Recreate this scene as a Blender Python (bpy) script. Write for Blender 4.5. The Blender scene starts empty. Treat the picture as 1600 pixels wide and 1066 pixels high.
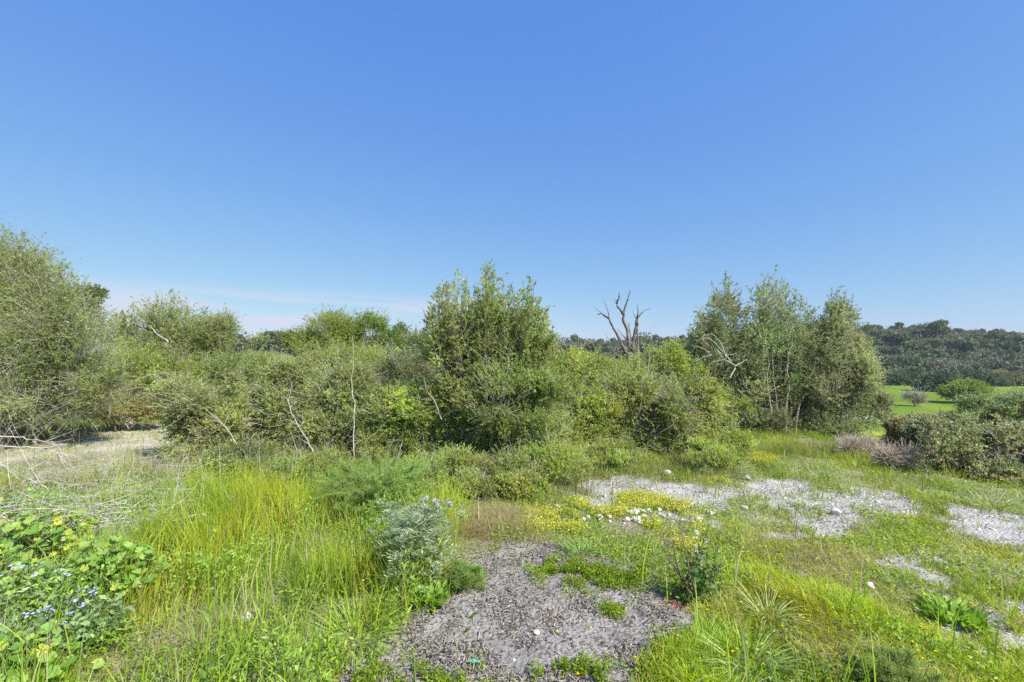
import bpy, math
import numpy as np

C = bpy.context.scene.collection
SC = bpy.context.scene
PI = math.pi

# ------------------------------------------------------------------ camera
FPX, HOR, EYE = 711.0, 550.0, 1.6          # focal length and horizon row in the 1600 px wide frame, eye height
cam = bpy.data.cameras.new('camera')
cam.sensor_width = 36.0
cam.lens = FPX / 1600 * 36
cam.clip_start = 0.05
cam.clip_end = 9000
camo = bpy.data.objects.new('camera', cam)
C.objects.link(camo)
camo.location = (0, 0, EYE)
camo.rotation_euler = (math.radians(90) + math.atan((HOR - 533) / FPX), 0, 0)
SC.camera = camo

# ------------------------------------------------------------------ light and sky
SUN_AZ = math.radians(130)      # clockwise from +Y (the view direction): the sun stands to the right, a little behind
SUN_EL = math.radians(46)
sdir = np.array([math.sin(SUN_AZ) * math.cos(SUN_EL), math.cos(SUN_AZ) * math.cos(SUN_EL), math.sin(SUN_EL)])
sl = bpy.data.lights.new('sun', 'SUN')
sl.energy = 4.8
sl.angle = math.radians(0.53)
sl.color = (1.0, 0.955, 0.88)
so = bpy.data.objects.new('sun', sl)
C.objects.link(so)
so.location = (20, -6, 25)
so.rotation_euler = (PI / 2 - SUN_EL, 0, PI - SUN_AZ)

SC.view_settings.view_transform = 'Standard'
SC.view_settings.look = 'None'
SC.view_settings.exposure = 0.75
SC.view_settings.gamma = 1.0
try:
    SC.cycles.max_bounces = 12
    SC.cycles.diffuse_bounces = 8
    SC.cycles.transmission_bounces = 8
    SC.cycles.use_denoising = False
except Exception:
    pass

world = bpy.data.worlds.new('World')
SC.world = world
world.use_nodes = True
nt = world.node_tree
nt.nodes.clear()
wo = nt.nodes.new('ShaderNodeOutputWorld')
bg = nt.nodes.new('ShaderNodeBackground')
bg.inputs['Strength'].default_value = 0.12
sky = nt.nodes.new('ShaderNodeTexSky')
sky.sky_type = 'NISHITA'
sky.sun_disc = False
sky.sun_elevation = SUN_EL
sky.sun_rotation = SUN_AZ
sky.altitude = 50
sky.air_density = 1.0
sky.dust_density = 0.35
sky.ozone_density = 2.2
hs = nt.nodes.new('ShaderNodeHueSaturation')
hs.inputs['Saturation'].default_value = 1.0
hs.inputs['Hue'].default_value = 0.5
# per-channel response of the sky colour, bluer and deeper than the model's clear air
sp_ = nt.nodes.new('ShaderNodeSeparateColor')
cb_ = nt.nodes.new('ShaderNodeCombineColor')
nt.links.new(sky.outputs[0], sp_.inputs[0])
KD = 0.12 * 2 ** 0.75
for i_, (p_, a_) in enumerate(((0.79, 0.635), (0.584, 0.74), (0.154, 0.90))):
    m1 = nt.nodes.new('ShaderNodeMath'); m1.operation = 'MULTIPLY'; m1.inputs[1].default_value = 0.1368
    m2 = nt.nodes.new('ShaderNodeMath'); m2.operation = 'POWER'; m2.inputs[1].default_value = p_
    m3 = nt.nodes.new('ShaderNodeMath'); m3.operation = 'MULTIPLY'; m3.inputs[1].default_value = a_ / KD
    nt.links.new(sp_.outputs[i_], m1.inputs[0]); nt.links.new(m1.outputs[0], m2.inputs[0])
    nt.links.new(m2.outputs[0], m3.inputs[0]); nt.links.new(m3.outputs[0], cb_.inputs[i_])
nt.links.new(cb_.outputs[0], hs.inputs['Color'])
# thin cirrus low over the horizon, by direction
tc = nt.nodes.new('ShaderNodeTexCoord')
sep = nt.nodes.new('ShaderNodeSeparateXYZ')
nt.links.new(tc.outputs['Generated'], sep.inputs[0])
mp = nt.nodes.new('ShaderNodeMapping')
mp.inputs['Scale'].default_value = (3.0, 3.0, 24.0)
nt.links.new(tc.outputs['Generated'], mp.inputs[0])
no = nt.nodes.new('ShaderNodeTexNoise')
no.inputs['Scale'].default_value = 1.6
no.inputs['Detail'].default_value = 4
nt.links.new(mp.outputs[0], no.inputs[0])
cr = nt.nodes.new('ShaderNodeMapRange')
cr.inputs[1].default_value = 0.38
cr.inputs[2].default_value = 0.6
cr.interpolation_type = 'SMOOTHSTEP'
nt.links.new(no.outputs[0], cr.inputs[0])
def wmr(src, a, b, c=0.0, d=1.0):
    m = nt.nodes.new('ShaderNodeMapRange')
    m.interpolation_type = 'SMOOTHSTEP'
    m.inputs[1].default_value = a
    m.inputs[2].default_value = b
    m.inputs[3].default_value = c
    m.inputs[4].default_value = d
    nt.links.new(src, m.inputs[0])
    return m.outputs[0]
def wmul(a, b):
    m = nt.nodes.new('ShaderNodeMath')
    m.operation = 'MULTIPLY'
    nt.links.new(a, m.inputs[0])
    if isinstance(b, float):
        m.inputs[1].default_value = b
    else:
        nt.links.new(b, m.inputs[1])
    return m.outputs[0]
band = wmul(wmr(sep.outputs[2], 0.01, 0.045), wmr(sep.outputs[2], 0.135, 0.075))
side = wmr(sep.outputs[0], 0.15, -0.15)
cm = wmul(wmul(wmul(cr.outputs[0], band), side), 0.95)
mx = nt.nodes.new('ShaderNodeMix')
mx.data_type = 'RGBA'
nt.links.new(cm, mx.inputs[0])
nt.links.new(hs.outputs[0], mx.inputs[6])
mx.inputs[7].default_value = (0.68 / KD, 0.73 / KD, 0.88 / KD, 1)
nt.links.new(mx.outputs[2], bg.inputs['Color'])
nt.links.new(bg.outputs[0], wo.inputs[0])


# ------------------------------------------------------------------ helpers
def hsh(*ks):
    h = np.zeros(np.broadcast(*ks).shape, dtype=np.uint64) + np.uint64(1469598103)
    for k in ks:
        h = (h ^ (np.asarray(k).astype(np.int64).astype(np.uint64) & np.uint64(0xffffffff))) * np.uint64(0x9E3779B1)
        h &= np.uint64(0xffffffff)
        h ^= h >> np.uint64(15)
        h = (h * np.uint64(0x85EBCA77)) & np.uint64(0xffffffff)
        h ^= h >> np.uint64(13)
    return h.astype(np.float64) / 4294967296.0


def noise(x, y, z=None, s=1.0, seed=0):
    x = np.asarray(x, float) / s
    y = np.asarray(y, float) / s
    ix = np.floor(x); iy = np.floor(y)
    fx = x - ix; fy = y - iy
    fx = fx * fx * (3 - 2 * fx); fy = fy * fy * (3 - 2 * fy)
    if z is None:
        a = hsh(ix, iy, seed); b = hsh(ix + 1, iy, seed); c = hsh(ix, iy + 1, seed); d = hsh(ix + 1, iy + 1, seed)
        return (a * (1 - fx) + b * fx) * (1 - fy) + (c * (1 - fx) + d * fx) * fy
    z = np.asarray(z, float) / s
    iz = np.floor(z); fz = z - iz
    fz = fz * fz * (3 - 2 * fz)
    r = 0
    for dz, wz in ((0, 1 - fz), (1, fz)):
        a = hsh(ix, iy, iz + dz, seed); b = hsh(ix + 1, iy, iz + dz, seed)
        c = hsh(ix, iy + 1, iz + dz, seed); d = hsh(ix + 1, iy + 1, iz + dz, seed)
        r = r + wz * ((a * (1 - fx) + b * fx) * (1 - fy) + (c * (1 - fx) + d * fx) * fy)
    return r


def fbm(x, y, s, seed=0, o=3):
    r = 0; t = 0; a = 1.0
    for i in range(o):
        r = r + a * noise(x, y, None, s / 2 ** i, seed + i * 17)
        t += a; a *= 0.5
    return r / t


def sstep(a, b, x):
    t = np.clip((x - a) / (b - a), 0, 1)
    return t * t * (3 - 2 * t)


def unit(v):
    return v / np.maximum(np.linalg.norm(v, axis=-1, keepdims=True), 1e-9)


RIDGE_PX = np.array([-2000, 0, 400, 650, 900, 1000, 1100, 1250, 1350, 1450, 1600, 1900, 4000])
RIDGE_ROW = np.array([541, 541, 541, 540, 537, 531, 528, 520, 511, 515, 524, 530, 540])


def height(x, y):
    x = np.asarray(x, float); y = np.asarray(y, float)
    a = 0.9 * x + 0.35 * y - 9.5
    s = np.where(a > 30, a, np.log1p(np.exp(np.minimum(a, 30))))
    z = -9.5 * (1 - np.exp(-s / 24.0))
    # the wooded hill across the valley
    yy = np.maximum(y, 1.0)
    px = 800 + x / yy * FPX
    row = np.interp(px, RIDGE_PX, RIDGE_ROW)
    top = EYE + (HOR - row) / FPX * 262 - 7.0
    t = sstep(160, 262, y)
    z = z + (top - z) * t
    z = z - sstep(290, 700, y) * 6
    # small unevenness near by
    near = 1 - sstep(15, 40, np.hypot(x, y))
    z = z + near * ((fbm(x, y, 1.6, 3, 3) - 0.5) * 0.12 + (noise(x, y, None, 0.16, 9) - 0.5) * 0.02)
    z = z + sstep(15, 60, np.hypot(x, y)) * (fbm(x, y, 30, 5, 2) - 0.5) * 0.2
    return z


def at(px, depth, row=None):
    """world point seen at column px (1600 px frame) and distance depth; on the ground unless a row is given"""
    x = (px - 800) / FPX * depth
    if row is None:
        return np.array([x, depth, float(height(x, depth))])
    return np.array([x, depth, EYE + (HOR - row) / FPX * depth])


def ground(px, row):
    """ground point under a pixel"""
    for d in np.arange(1.5, 60, 0.02):
        x = (px - 800) / FPX * d
        if EYE - (row - HOR) / FPX * d <= height(x, d):
            return np.array([x, d, float(height(x, d))])
    return at(px, 60)


class Geo:
    def __init__(self):
        self.v = []; self.c = []; self.q = []; self.t = []; self.n = 0

    def add(self, v, f, col):
        v = np.asarray(v, float).reshape(-1, 3)
        f = np.asarray(f, np.int64)
        col = np.broadcast_to(np.asarray(col, float), (len(v), 3))
        (self.q if f.shape[1] == 4 else self.t).append(f + self.n)
        self.v.append(v); self.c.append(col); self.n += len(v)

    def mesh(self, name, mat, smooth=False):
        v = np.concatenate(self.v); c = np.concatenate(self.c)
        q = np.concatenate(self.q) if self.q else np.zeros((0, 4), np.int64)
        t = np.concatenate(self.t) if self.t else np.zeros((0, 3), np.int64)
        me = bpy.data.meshes.new(name)
        me.vertices.add(len(v))
        me.vertices.foreach_set('co', v.astype(np.float32).ravel())
        nl = q.size + t.size
        me.loops.add(nl)
        me.loops.foreach_set('vertex_index', np.concatenate([q.ravel(), t.ravel()]).astype(np.int32))
        me.polygons.add(len(q) + len(t))
        st = np.concatenate([np.arange(len(q)) * 4, q.size + np.arange(len(t)) * 3])
        me.polygons.foreach_set('loop_start', st.astype(np.int32))
        if smooth:
            me.polygons.foreach_set('use_smooth', np.ones(len(q) + len(t), bool))
        at_ = me.attributes.new('Col', 'FLOAT_COLOR', 'POINT')
        at_.data.foreach_set('color', np.concatenate([c, np.ones((len(c), 1))], 1).astype(np.float32).ravel())
        me.materials.append(mat)
        me.update(calc_edges=True)
        return me

    def build(self, name, mat, parent=None, smooth=False, loc=None):
        o = bpy.data.objects.new(name, self.mesh(name, mat, smooth))
        C.objects.link(o)
        if parent is not None:
            o.parent = parent
        if loc is not None:
            o.location = loc
        return o


def tag(o, label=None, cat=None, group=None, kind=None):
    if label: o['label'] = label
    if cat: o['category'] = cat
    if group: o['group'] = group
    if kind: o['kind'] = kind
    return o


def thing(name, label, cat, loc, rz=0.0, group=None):
    o = bpy.data.objects.new(name, None)
    o.empty_display_size = 0.1
    C.objects.link(o)
    o.location = loc
    o.rotation_euler = (0, 0, rz)
    return tag(o, label, cat, group)


def copy_tree(o, loc, rz=0.0, scale=1.0, label=None):
    r = o.copy(); C.objects.link(r)
    r.location = loc; r.rotation_euler = (0, 0, rz)
    r.scale = (scale,) * 3 if np.isscalar(scale) else scale
    if label: r['label'] = label
    for ch in list(o.children):
        c = ch.copy(); C.objects.link(c); c.parent = r
        for g in list(ch.children):
            d = g.copy(); C.objects.link(d); d.parent = c
    return r


def frame_of(d, rng=None):
    """two unit vectors across the directions d"""
    ref = np.where(np.abs(d[..., 2:3]) > 0.9, np.array([1.0, 0, 0]), np.array([0, 0, 1.0]))
    a = unit(np.cross(d, ref)); b = np.cross(d, a)
    if rng is not None:
        th = rng.uniform(0, 2 * PI, d.shape[:-1] + (1,))
        a, b = a * np.cos(th) + b * np.sin(th), b * np.cos(th) - a * np.sin(th)
    return a, b


def tubes(g, P, R, S, col):
    """P (N,K,3) polylines, R (N,K) radii, S sides"""
    N, K = P.shape[:2]
    T = unit(np.gradient(P, axis=1))
    a, b = frame_of(T)
    th = np.arange(S) / S * 2 * PI
    V = P[:, :, None] + R[:, :, None, None] * (a[:, :, None] * np.cos(th)[:, None] + b[:, :, None] * np.sin(th)[:, None])
    idx = np.arange(N * K * S).reshape(N, K, S)
    i0 = idx[:, :-1]; i1 = idx[:, 1:]
    F = np.stack([i0, np.roll(i0, -1, 2), np.roll(i1, -1, 2), i1], -1).reshape(-1, 4)
    col = np.asarray(col, float)
    if col.ndim == 2:
        col = np.repeat(col, K * S, 0)
    g.add(V.reshape(-1, 3), F, col)


def tube(g, pts, rad, S=7, col=(0.3, 0.27, 0.22), rng=None, jit=0.0):
    pts = np.asarray(pts, float)
    # smooth the polyline a little (Catmull-Rom)
    n = len(pts)
    if n > 2:
        ext = np.vstack([2 * pts[0] - pts[1], pts, 2 * pts[-1] - pts[-2]])
        out = []; ro = []
        rad = np.asarray(rad, float) * np.ones(n)
        for i in range(n - 1):
            p0, p1, p2, p3 = ext[i:i + 4]
            for t in np.linspace(0, 1, 4, endpoint=False):
                out.append(0.5 * (2 * p1 + (p2 - p0) * t + (2 * p0 - 5 * p1 + 4 * p2 - p3) * t * t + (3 * p1 - p0 - 3 * p2 + p3) * t ** 3))
                ro.append(rad[i] * (1 - t) + rad[i + 1] * t)
        out.append(pts[-1]); ro.append(rad[-1])
        pts = np.array(out); rad = np.array(ro)
    if rng is not None and jit:
        pts = pts + rng.normal(0, jit, pts.shape) * np.linspace(0.2, 1, len(pts))[:, None]
        rad = rad * rng.uniform(0.85, 1.18, len(rad))
    tubes(g, pts[None], np.asarray(rad)[None] * np.ones(len(pts)), S, np.asarray(col)[None])


def leaves(g, P, D, L, W, col, rng, up=0.0, curl=0.15):
    """kite-shaped leaves at P along unit D"""
    a, b = frame_of(D, rng)
    if up:
        nn = unit(b + up * np.array([0, 0, 1.0]))
        a = unit(np.cross(nn, D)); b = np.cross(D, a)
    L = np.asarray(L)[..., None] * np.ones((len(P), 1)); W = np.asarray(W)[..., None] * np.ones((len(P), 1))
    mid = P + D * L * 0.45
    V = np.stack([P, mid + a * W / 2 + b * L * curl, P + D * L, mid - a * W / 2 + b * L * curl], 1)
    F = np.arange(len(P) * 4).reshape(-1, 4)
    g.add(V.reshape(-1, 3), F, np.repeat(np.broadcast_to(col, (len(P), 3)), 4, 0))


def blades(g, P, H, lean, W, c0, c1, K=4, rng=None, bend=1.0):
    """grass blades rooted at P, height H, lean (N,2) horizontal travel of the tip as a share of H"""
    N = len(P)
    t = np.linspace(0, 1, K)
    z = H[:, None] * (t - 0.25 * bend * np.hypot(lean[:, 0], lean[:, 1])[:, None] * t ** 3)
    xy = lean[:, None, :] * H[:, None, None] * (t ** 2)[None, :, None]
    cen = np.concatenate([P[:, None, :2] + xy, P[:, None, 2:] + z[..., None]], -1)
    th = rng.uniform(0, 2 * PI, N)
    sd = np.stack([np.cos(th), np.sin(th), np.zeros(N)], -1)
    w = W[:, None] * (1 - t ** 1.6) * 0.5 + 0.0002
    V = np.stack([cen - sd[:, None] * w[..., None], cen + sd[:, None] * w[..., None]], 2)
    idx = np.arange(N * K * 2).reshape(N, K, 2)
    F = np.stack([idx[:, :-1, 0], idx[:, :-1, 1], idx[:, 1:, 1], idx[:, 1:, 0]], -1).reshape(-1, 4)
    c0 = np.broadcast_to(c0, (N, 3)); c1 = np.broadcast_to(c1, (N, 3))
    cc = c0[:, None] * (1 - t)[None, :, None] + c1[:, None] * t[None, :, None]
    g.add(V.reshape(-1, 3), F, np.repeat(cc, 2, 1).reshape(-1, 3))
    return cen


# ------------------------------------------------------------------ materials
def mat_new(name):
    m = bpy.data.materials.new(name)
    m.use_nodes = True
    n = m.node_tree
    n.nodes.clear()
    return m, n


def leaf_mat(name, trans=0.35, rough=0.5, spec=0.35, nscale=3.0, var=0.25):
    m, n = mat_new(name)
    N = n.nodes; Lk = n.links
    out = N.new('ShaderNodeOutputMaterial')
    at_ = N.new('ShaderNodeAttribute'); at_.attribute_name = 'Col'
    geo = N.new('ShaderNodeNewGeometry')
    nz = N.new('ShaderNodeTexNoise'); nz.inputs['Scale'].default_value = nscale; nz.inputs['Detail'].default_value = 3
    Lk.new(geo.outputs['Position'], nz.inputs['Vector'])
    mr = N.new('ShaderNodeMapRange')
    mr.inputs[1].default_value = 0.3; mr.inputs[2].default_value = 0.7
    mr.inputs[3].default_value = 1 - var; mr.inputs[4].default_value = 1 + var
    Lk.new(nz.outputs[0], mr.inputs[0])
    mu = N.new('ShaderNodeVectorMath'); mu.operation = 'SCALE'
    Lk.new(at_.outputs['Color'], mu.inputs[0]); Lk.new(mr.outputs[0], mu.inputs['Scale'])
    p = N.new('ShaderNodeBsdfPrincipled')
    p.inputs['Roughness'].default_value = rough
    p.inputs['Specular IOR Level'].default_value = spec
    Lk.new(mu.outputs[0], p.inputs['Base Color'])
    if trans:
        tr = N.new('ShaderNodeBsdfTranslucent')
        ty = N.new('ShaderNodeVectorMath'); ty.operation = 'MULTIPLY'
        ty.inputs[1].default_value = (1.15, 1.25, 0.6)
        Lk.new(mu.outputs[0], ty.inputs[0]); Lk.new(ty.outputs[0], tr.inputs[0])
        ms = N.new('ShaderNodeMixShader'); ms.inputs[0].default_value = trans
        Lk.new(p.outputs[0], ms.inputs[1]); Lk.new(tr.outputs[0], ms.inputs[2])
        Lk.new(ms.outputs[0], out.inputs[0])
    else:
        Lk.new(p.outputs[0], out.inputs[0])
    return m


M_leaf = leaf_mat('shrub_leaf', 0.5, 0.5, 0.4, 2.2, 0.22)
M_grass = leaf_mat('grass_blade', 0.4, 0.45, 0.35, 1.5, 0.2)
M_broad = leaf_mat('broad_leaf', 0.35, 0.42, 0.45, 25, 0.18)
M_petal = leaf_mat('petal', 0.3, 0.7, 0.1, 10, 0.05)
M_far = leaf_mat('far_foliage', 0.25, 0.8, 0.1, 0.1, 0.2)


def bark_mat(name, dark=0.6, scale=40):
    m, n = mat_new(name)
    N = n.nodes; Lk = n.links
    out = N.new('ShaderNodeOutputMaterial')
    at_ = N.new('ShaderNodeAttribute'); at_.attribute_name = 'Col'
    geo = N.new('ShaderNodeNewGeometry')
    nz = N.new('ShaderNodeTexNoise'); nz.inputs['Scale'].default_value = scale; nz.inputs['Detail'].default_value = 6
    Lk.new(geo.outputs['Position'], nz.inputs['Vector'])
    mr = N.new('ShaderNodeMapRange')
    mr.inputs[1].default_value = 0.35; mr.inputs[2].default_value = 0.65
    mr.inputs[3].default_value = dark; mr.inputs[4].default_value = 1.2
    Lk.new(nz.outputs[0], mr.inputs[0])
    mu = N.new('ShaderNodeVectorMath'); mu.operation = 'SCALE'
    Lk.new(at_.outputs['Color'], mu.inputs[0]); Lk.new(mr.outputs[0], mu.inputs['Scale'])
    p = N.new('ShaderNodeBsdfPrincipled')
    p.inputs['Roughness'].default_value = 0.85
    p.inputs['Specular IOR Level'].default_value = 0.2
    Lk.new(mu.outputs[0], p.inputs['Base Color'])
    bp = N.new('ShaderNodeBump'); bp.inputs['Strength'].default_value = 0.7; bp.inputs['Distance'].default_value = 0.01
    Lk.new(nz.outputs[0], bp.inputs['Height']); Lk.new(bp.outputs[0], p.inputs['Normal'])
    Lk.new(p.outputs[0], out.inputs[0])
    return m


M_bark = bark_mat('bark')
M_stone = bark_mat('limestone', 0.85, 60)
M_chip = bark_mat('wood_chip', 0.75, 150)


def ground_mat():
    m, n = mat_new('ground_soil')
    N = n.nodes; Lk = n.links
    out = N.new('ShaderNodeOutputMaterial')
    at_ = N.new('ShaderNodeAttribute'); at_.attribute_name = 'Col'
    geo = N.new('ShaderNodeNewGeometry')
    n1 = N.new('ShaderNodeTexNoise'); n1.inputs['Scale'].default_value = 55; n1.inputs['Detail'].default_value = 8
    n1.inputs['Roughness'].default_value = 0.7
    n2 = N.new('ShaderNodeTexNoise'); n2.inputs['Scale'].default_value = 7; n2.inputs['Detail'].default_value = 5
    vo = N.new('ShaderNodeTexVoronoi'); vo.inputs['Scale'].default_value = 38
    for k in (n1, n2, vo):
        Lk.new(geo.outputs['Position'], k.inputs['Vector'])
    mr = N.new('ShaderNodeMapRange')
    mr.inputs[1].default_value = 0.3; mr.inputs[2].default_value = 0.7
    mr.inputs[3].default_value = 0.68; mr.inputs[4].default_value = 1.22
    Lk.new(n1.outputs[0], mr.inputs[0])
    mr2 = N.new('ShaderNodeMapRange')
    mr2.inputs[1].default_value = 0.3; mr2.inputs[2].default_value = 0.7
    mr2.inputs[3].default_value = 0.8; mr2.inputs[4].default_value = 1.15
    Lk.new(n2.outputs[0], mr2.inputs[0])
    mm = N.new('ShaderNodeMath'); mm.operation = 'MULTIPLY'
    Lk.new(mr.outputs[0], mm.inputs[0]); Lk.new(mr2.outputs[0], mm.inputs[1])
    mu = N.new('ShaderNodeVectorMath'); mu.operation = 'SCALE'
    Lk.new(at_.outputs['Color'], mu.inputs[0]); Lk.new(mm.outputs[0], mu.inputs['Scale'])
    p = N.new('ShaderNodeBsdfPrincipled')
    p.inputs['Roughness'].default_value = 0.95
    p.inputs['Specular IOR Level'].default_value = 0.1
    Lk.new(mu.outputs[0], p.inputs['Base Color'])
    ad = N.new('ShaderNodeMath'); ad.operation = 'ADD'
    Lk.new(n1.outputs[0], ad.inputs[0]); Lk.new(vo.outputs['Distance'], ad.inputs[1])
    bp = N.new('ShaderNodeBump'); bp.inputs['Strength'].default_value = 0.9; bp.inputs['Distance'].default_value = 0.018
    Lk.new(ad.outputs[0], bp.inputs['Height']); Lk.new(bp.outputs[0], p.inputs['Normal'])
    Lk.new(p.outputs[0], out.inputs[0])
    return m


M_ground = ground_mat()


# ------------------------------------------------------------------ zones of the ground (world coordinates)
def poly_world(pts):
    return np.array([ground(px, row)[:2] for px, row in pts])


def sd_poly(x, y, poly):
    """signed distance to a polygon, positive inside"""
    x = np.asarray(x, float); y = np.asarray(y, float)
    d = np.full(x.shape, 1e9); ins = np.zeros(x.shape, bool)
    n = len(poly)
    for i in range(n):
        ax, ay = poly[i]; bx, by = poly[(i + 1) % n]
        ex, ey = bx - ax, by - ay
        t = np.clip(((x - ax) * ex + (y - ay) * ey) / (ex * ex + ey * ey + 1e-12), 0, 1)
        d = np.minimum(d, np.hypot(x - ax - t * ex, y - ay - t * ey))
        if ay != by:
            c = ((ay > y) != (by > y)) & (x < (bx - ax) * (y - ay) / (by - ay) + ax)
            ins ^= c
    return np.where(ins, d, -d)


Z_mulch = poly_world([(490, 1120), (570, 1000), (690, 935), (735, 862), (800, 852), (880, 856), (960, 885), (1050, 935), (1095, 955), (1085, 985), (1010, 1000), (1000, 1050), (1020, 1130)])
Z_white = [poly_world(p) for p in (
    [(900, 750), (985, 736), (1060, 748), (1140, 752), (1200, 748), (1270, 762), (1345, 766), (1430, 780), (1440, 802), (1320, 812), (1270, 826), (1150, 828), (1060, 812), (1000, 795), (930, 790), (895, 775)],
    [(1468, 784), (1530, 796), (1660, 818), (1660, 884), (1560, 860), (1500, 838), (1468, 808)],
    [(1360, 856), (1450, 866), (1530, 893), (1560, 925), (1500, 942), (1420, 920), (1360, 898)],
    [(1490, 930), (1560, 936), (1700, 965), (1700, 1070), (1600, 1052), (1505, 1000)],
    [(-90, 690), (60, 690), (150, 668), (270, 660), (288, 700), (280, 748), (170, 760), (60, 756), (-90, 750)],
    [(380, 955), (400, 955), (405, 975), (385, 978)],
)]
Z_yellow = [poly_world(p) for p in (
    [(805, 797), (850, 793), (908, 804), (905, 828), (850, 834), (812, 824)],
    [(885, 786), (960, 772), (1050, 776), (1088, 794), (1075, 814), (1000, 802), (920, 808)],
    [(1005, 815), (1078, 810), (1095, 840), (1088, 872), (1040, 856)],
    [(1090, 750), (1130, 750), (1130, 764), (1090, 762)],
    [(1120, 705), (1200, 700), (1210, 722), (1130, 728)],
)]
Z_tall = poly_world([(-300, 770), (150, 762), (300, 745), (420, 728), (560, 722), (700, 730), (730, 790), (715, 870), (690, 920), (600, 985), (560, 1060), (520, 1200), (-300, 1200)])
Z_meadow = poly_world([(1085, 820), (1200, 822), (1330, 812), (1420, 800), (1480, 830), (1600, 875), (1750, 900), (1900, 1200), (1020, 1200), (1010, 1040), (1080, 990), (1110, 930)])


def wob(x, y, a=0.25, s=0.5, seed=40):
    return (fbm(x, y, s, seed, 4) - 0.5) * 2 * a


def m_mulch(x, y):
    return sstep(-0.08, 0.1, sd_poly(x, y, Z_mulch) + wob(x, y, 0.26) + wob(x, y, 0.14, 0.13, 44))


def m_white(x, y):
    r = 0
    for i, p in enumerate(Z_white[:4] + Z_white[5:]):
        r = np.maximum(r, sstep(-0.08, 0.12, sd_poly(x, y, p) + wob(x, y, 0.42 if i == 0 else 0.2, 0.6, 60 + i) + wob(x, y, 0.18, 0.16, 160 + i)))
    r = r * (1 - 0.92 * sstep(0.57, 0.65, fbm(x, y, 0.42, 140, 4) + 0.10 * (noise(x, y, None, 0.07, 141) - 0.5)))
    return r


def m_yellow(x, y):
    r = 0
    for i, p in enumerate(Z_yellow):
        r = np.maximum(r, sstep(-0.06, 0.1, sd_poly(x, y, p) + wob(x, y, 0.15, 0.3, 80 + i)))
    return r


def m_tall(x, y):
    return sstep(-0.12, 0.12, sd_poly(x, y, Z_tall) + wob(x, y, 0.25, 0.6, 90))


def m_meadow(x, y):
    return sstep(-0.15, 0.15, sd_poly(x, y, Z_meadow) + wob(x, y, 0.3, 0.7, 95))


# ------------------------------------------------------------------ ground sheet
def graded(lo, hi, n0, n1, step, ext):
    core = np.arange(lo, hi + step / 2, step)
    k = np.arange(1, n1 + 1)
    g_ = step * (np.exp(k * ext) - 1) / (np.exp(ext) - 1)
    up = core[-1] + g_
    k = np.arange(1, n0 + 1)
    dn = core[0] - (step * (np.exp(k * ext) - 1) / (np.exp(ext) - 1))[::-1]
    return np.concatenate([dn, core, up])


def build_ground():
    xs = graded(-7, 9, 110, 110, 0.045, 0.060)
    ys = graded(0.5, 11, 80, 112, 0.045, 0.06)
    X, Y = np.meshgrid(xs, ys)
    Z = height(X, Y)
    R = np.hypot(X, Y)
    soil = np.array([0.31, 0.27, 0.18])
    white = np.array([0.455, 0.435, 0.40])
    mulch = np.array([0.31, 0.285, 0.255])
    green = np.array([0.20, 0.29, 0.04])
    field = np.array([0.165, 0.24, 0.022])
    wood = np.array([0.07, 0.075, 0.035])
    col = np.zeros(X.shape + (3,)) + soil
    near = R < 16
    mw = np.zeros(X.shape); mm = np.zeros(X.shape)
    mw[near] = m_white(X[near], Y[near]); mm[near] = m_mulch(X[near], Y[near])
    gmix = sstep(0.35, 0.65, fbm(X, Y, 0.7, 130, 4)) * 0.5
    col = col * (1 - gmix[..., None]) + green * gmix[..., None]
    ms = np.zeros(X.shape); ms[near] = sstep(-0.25, 0.15, sd_poly(X[near], Y[near], Z_white[4]) + wob(X[near], Y[near], 0.3))
    col = col * (1 - ms[..., None]) + np.array([0.46, 0.42, 0.32]) * (0.75 + 0.5 * fbm(X, Y, 0.3, 233, 4))[..., None] * ms[..., None]
    col = col * (1 - mw[..., None]) + white * mw[..., None]
    mch = mulch * (0.72 + 0.7 * fbm(X, Y, 0.35, 33, 4))[..., None]
    col = col * (1 - mm[..., None]) + mch * mm[..., None]
    f = sstep(14, 30, R)[..., None]
    fv = (0.62 + 0.75 * fbm(X, Y, 11, 77, 5))[..., None] * np.array([1, 1, 1.0]) + (0.12 * (fbm(X, Y, 26, 78, 3) - 0.5))[..., None] * np.array([2.5, 0.5, 0])
    fc = field * fv
    # a yellower strip and a bare pale track in the field
    tr = np.exp(-((Y - 72 - 0.03 * X + 2 * noise(X, Y, None, 15, 5)) / 2.2) ** 2)[..., None] * 0.75
    fc = fc * (1 - tr) + np.array([0.42, 0.46, 0.36]) * tr
    t2 = np.exp(-((Y - 92 - 0.02 * X) / 5) ** 2)[..., None] * 0.6
    fc = fc * (1 - t2) + np.array([0.10, 0.22, 0.015]) * t2
    yl = (sstep(0.62, 0.75, fbm(X, Y, 14, 55, 3)) * sstep(110, 60, Y))[..., None] * 0.6
    fc = fc * (1 - yl) + np.array([0.50, 0.46, 0.02]) * yl
    col = col * (1 - f) + fc * f
    h = sstep(158, 168, Y + 6 * noise(X, Y, None, 12, 4))[..., None]
    col = col * (1 - h) + wood * h
    bk = sstep(2, -10, Y)[..., None] * f
    col = col * (1 - bk) + soil * bk
    ny, nx = X.shape
    idx = np.arange(nx * ny).reshape(ny, nx)
    F = np.stack([idx[:-1, :-1], idx[:-1, 1:], idx[1:, 1:], idx[1:, :-1]], -1).reshape(-1, 4)
    g = Geo()
    g.add(np.stack([X, Y, Z], -1).reshape(-1, 3), F, col.reshape(-1, 3))
    o = g.build('ground', M_ground, smooth=True)
    tag(o, kind='structure')


build_ground()


# ------------------------------------------------------------------ shrubs and trees
def rand_dirs(rng, n):
    return unit(rng.normal(0, 1, (n, 3)))


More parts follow.
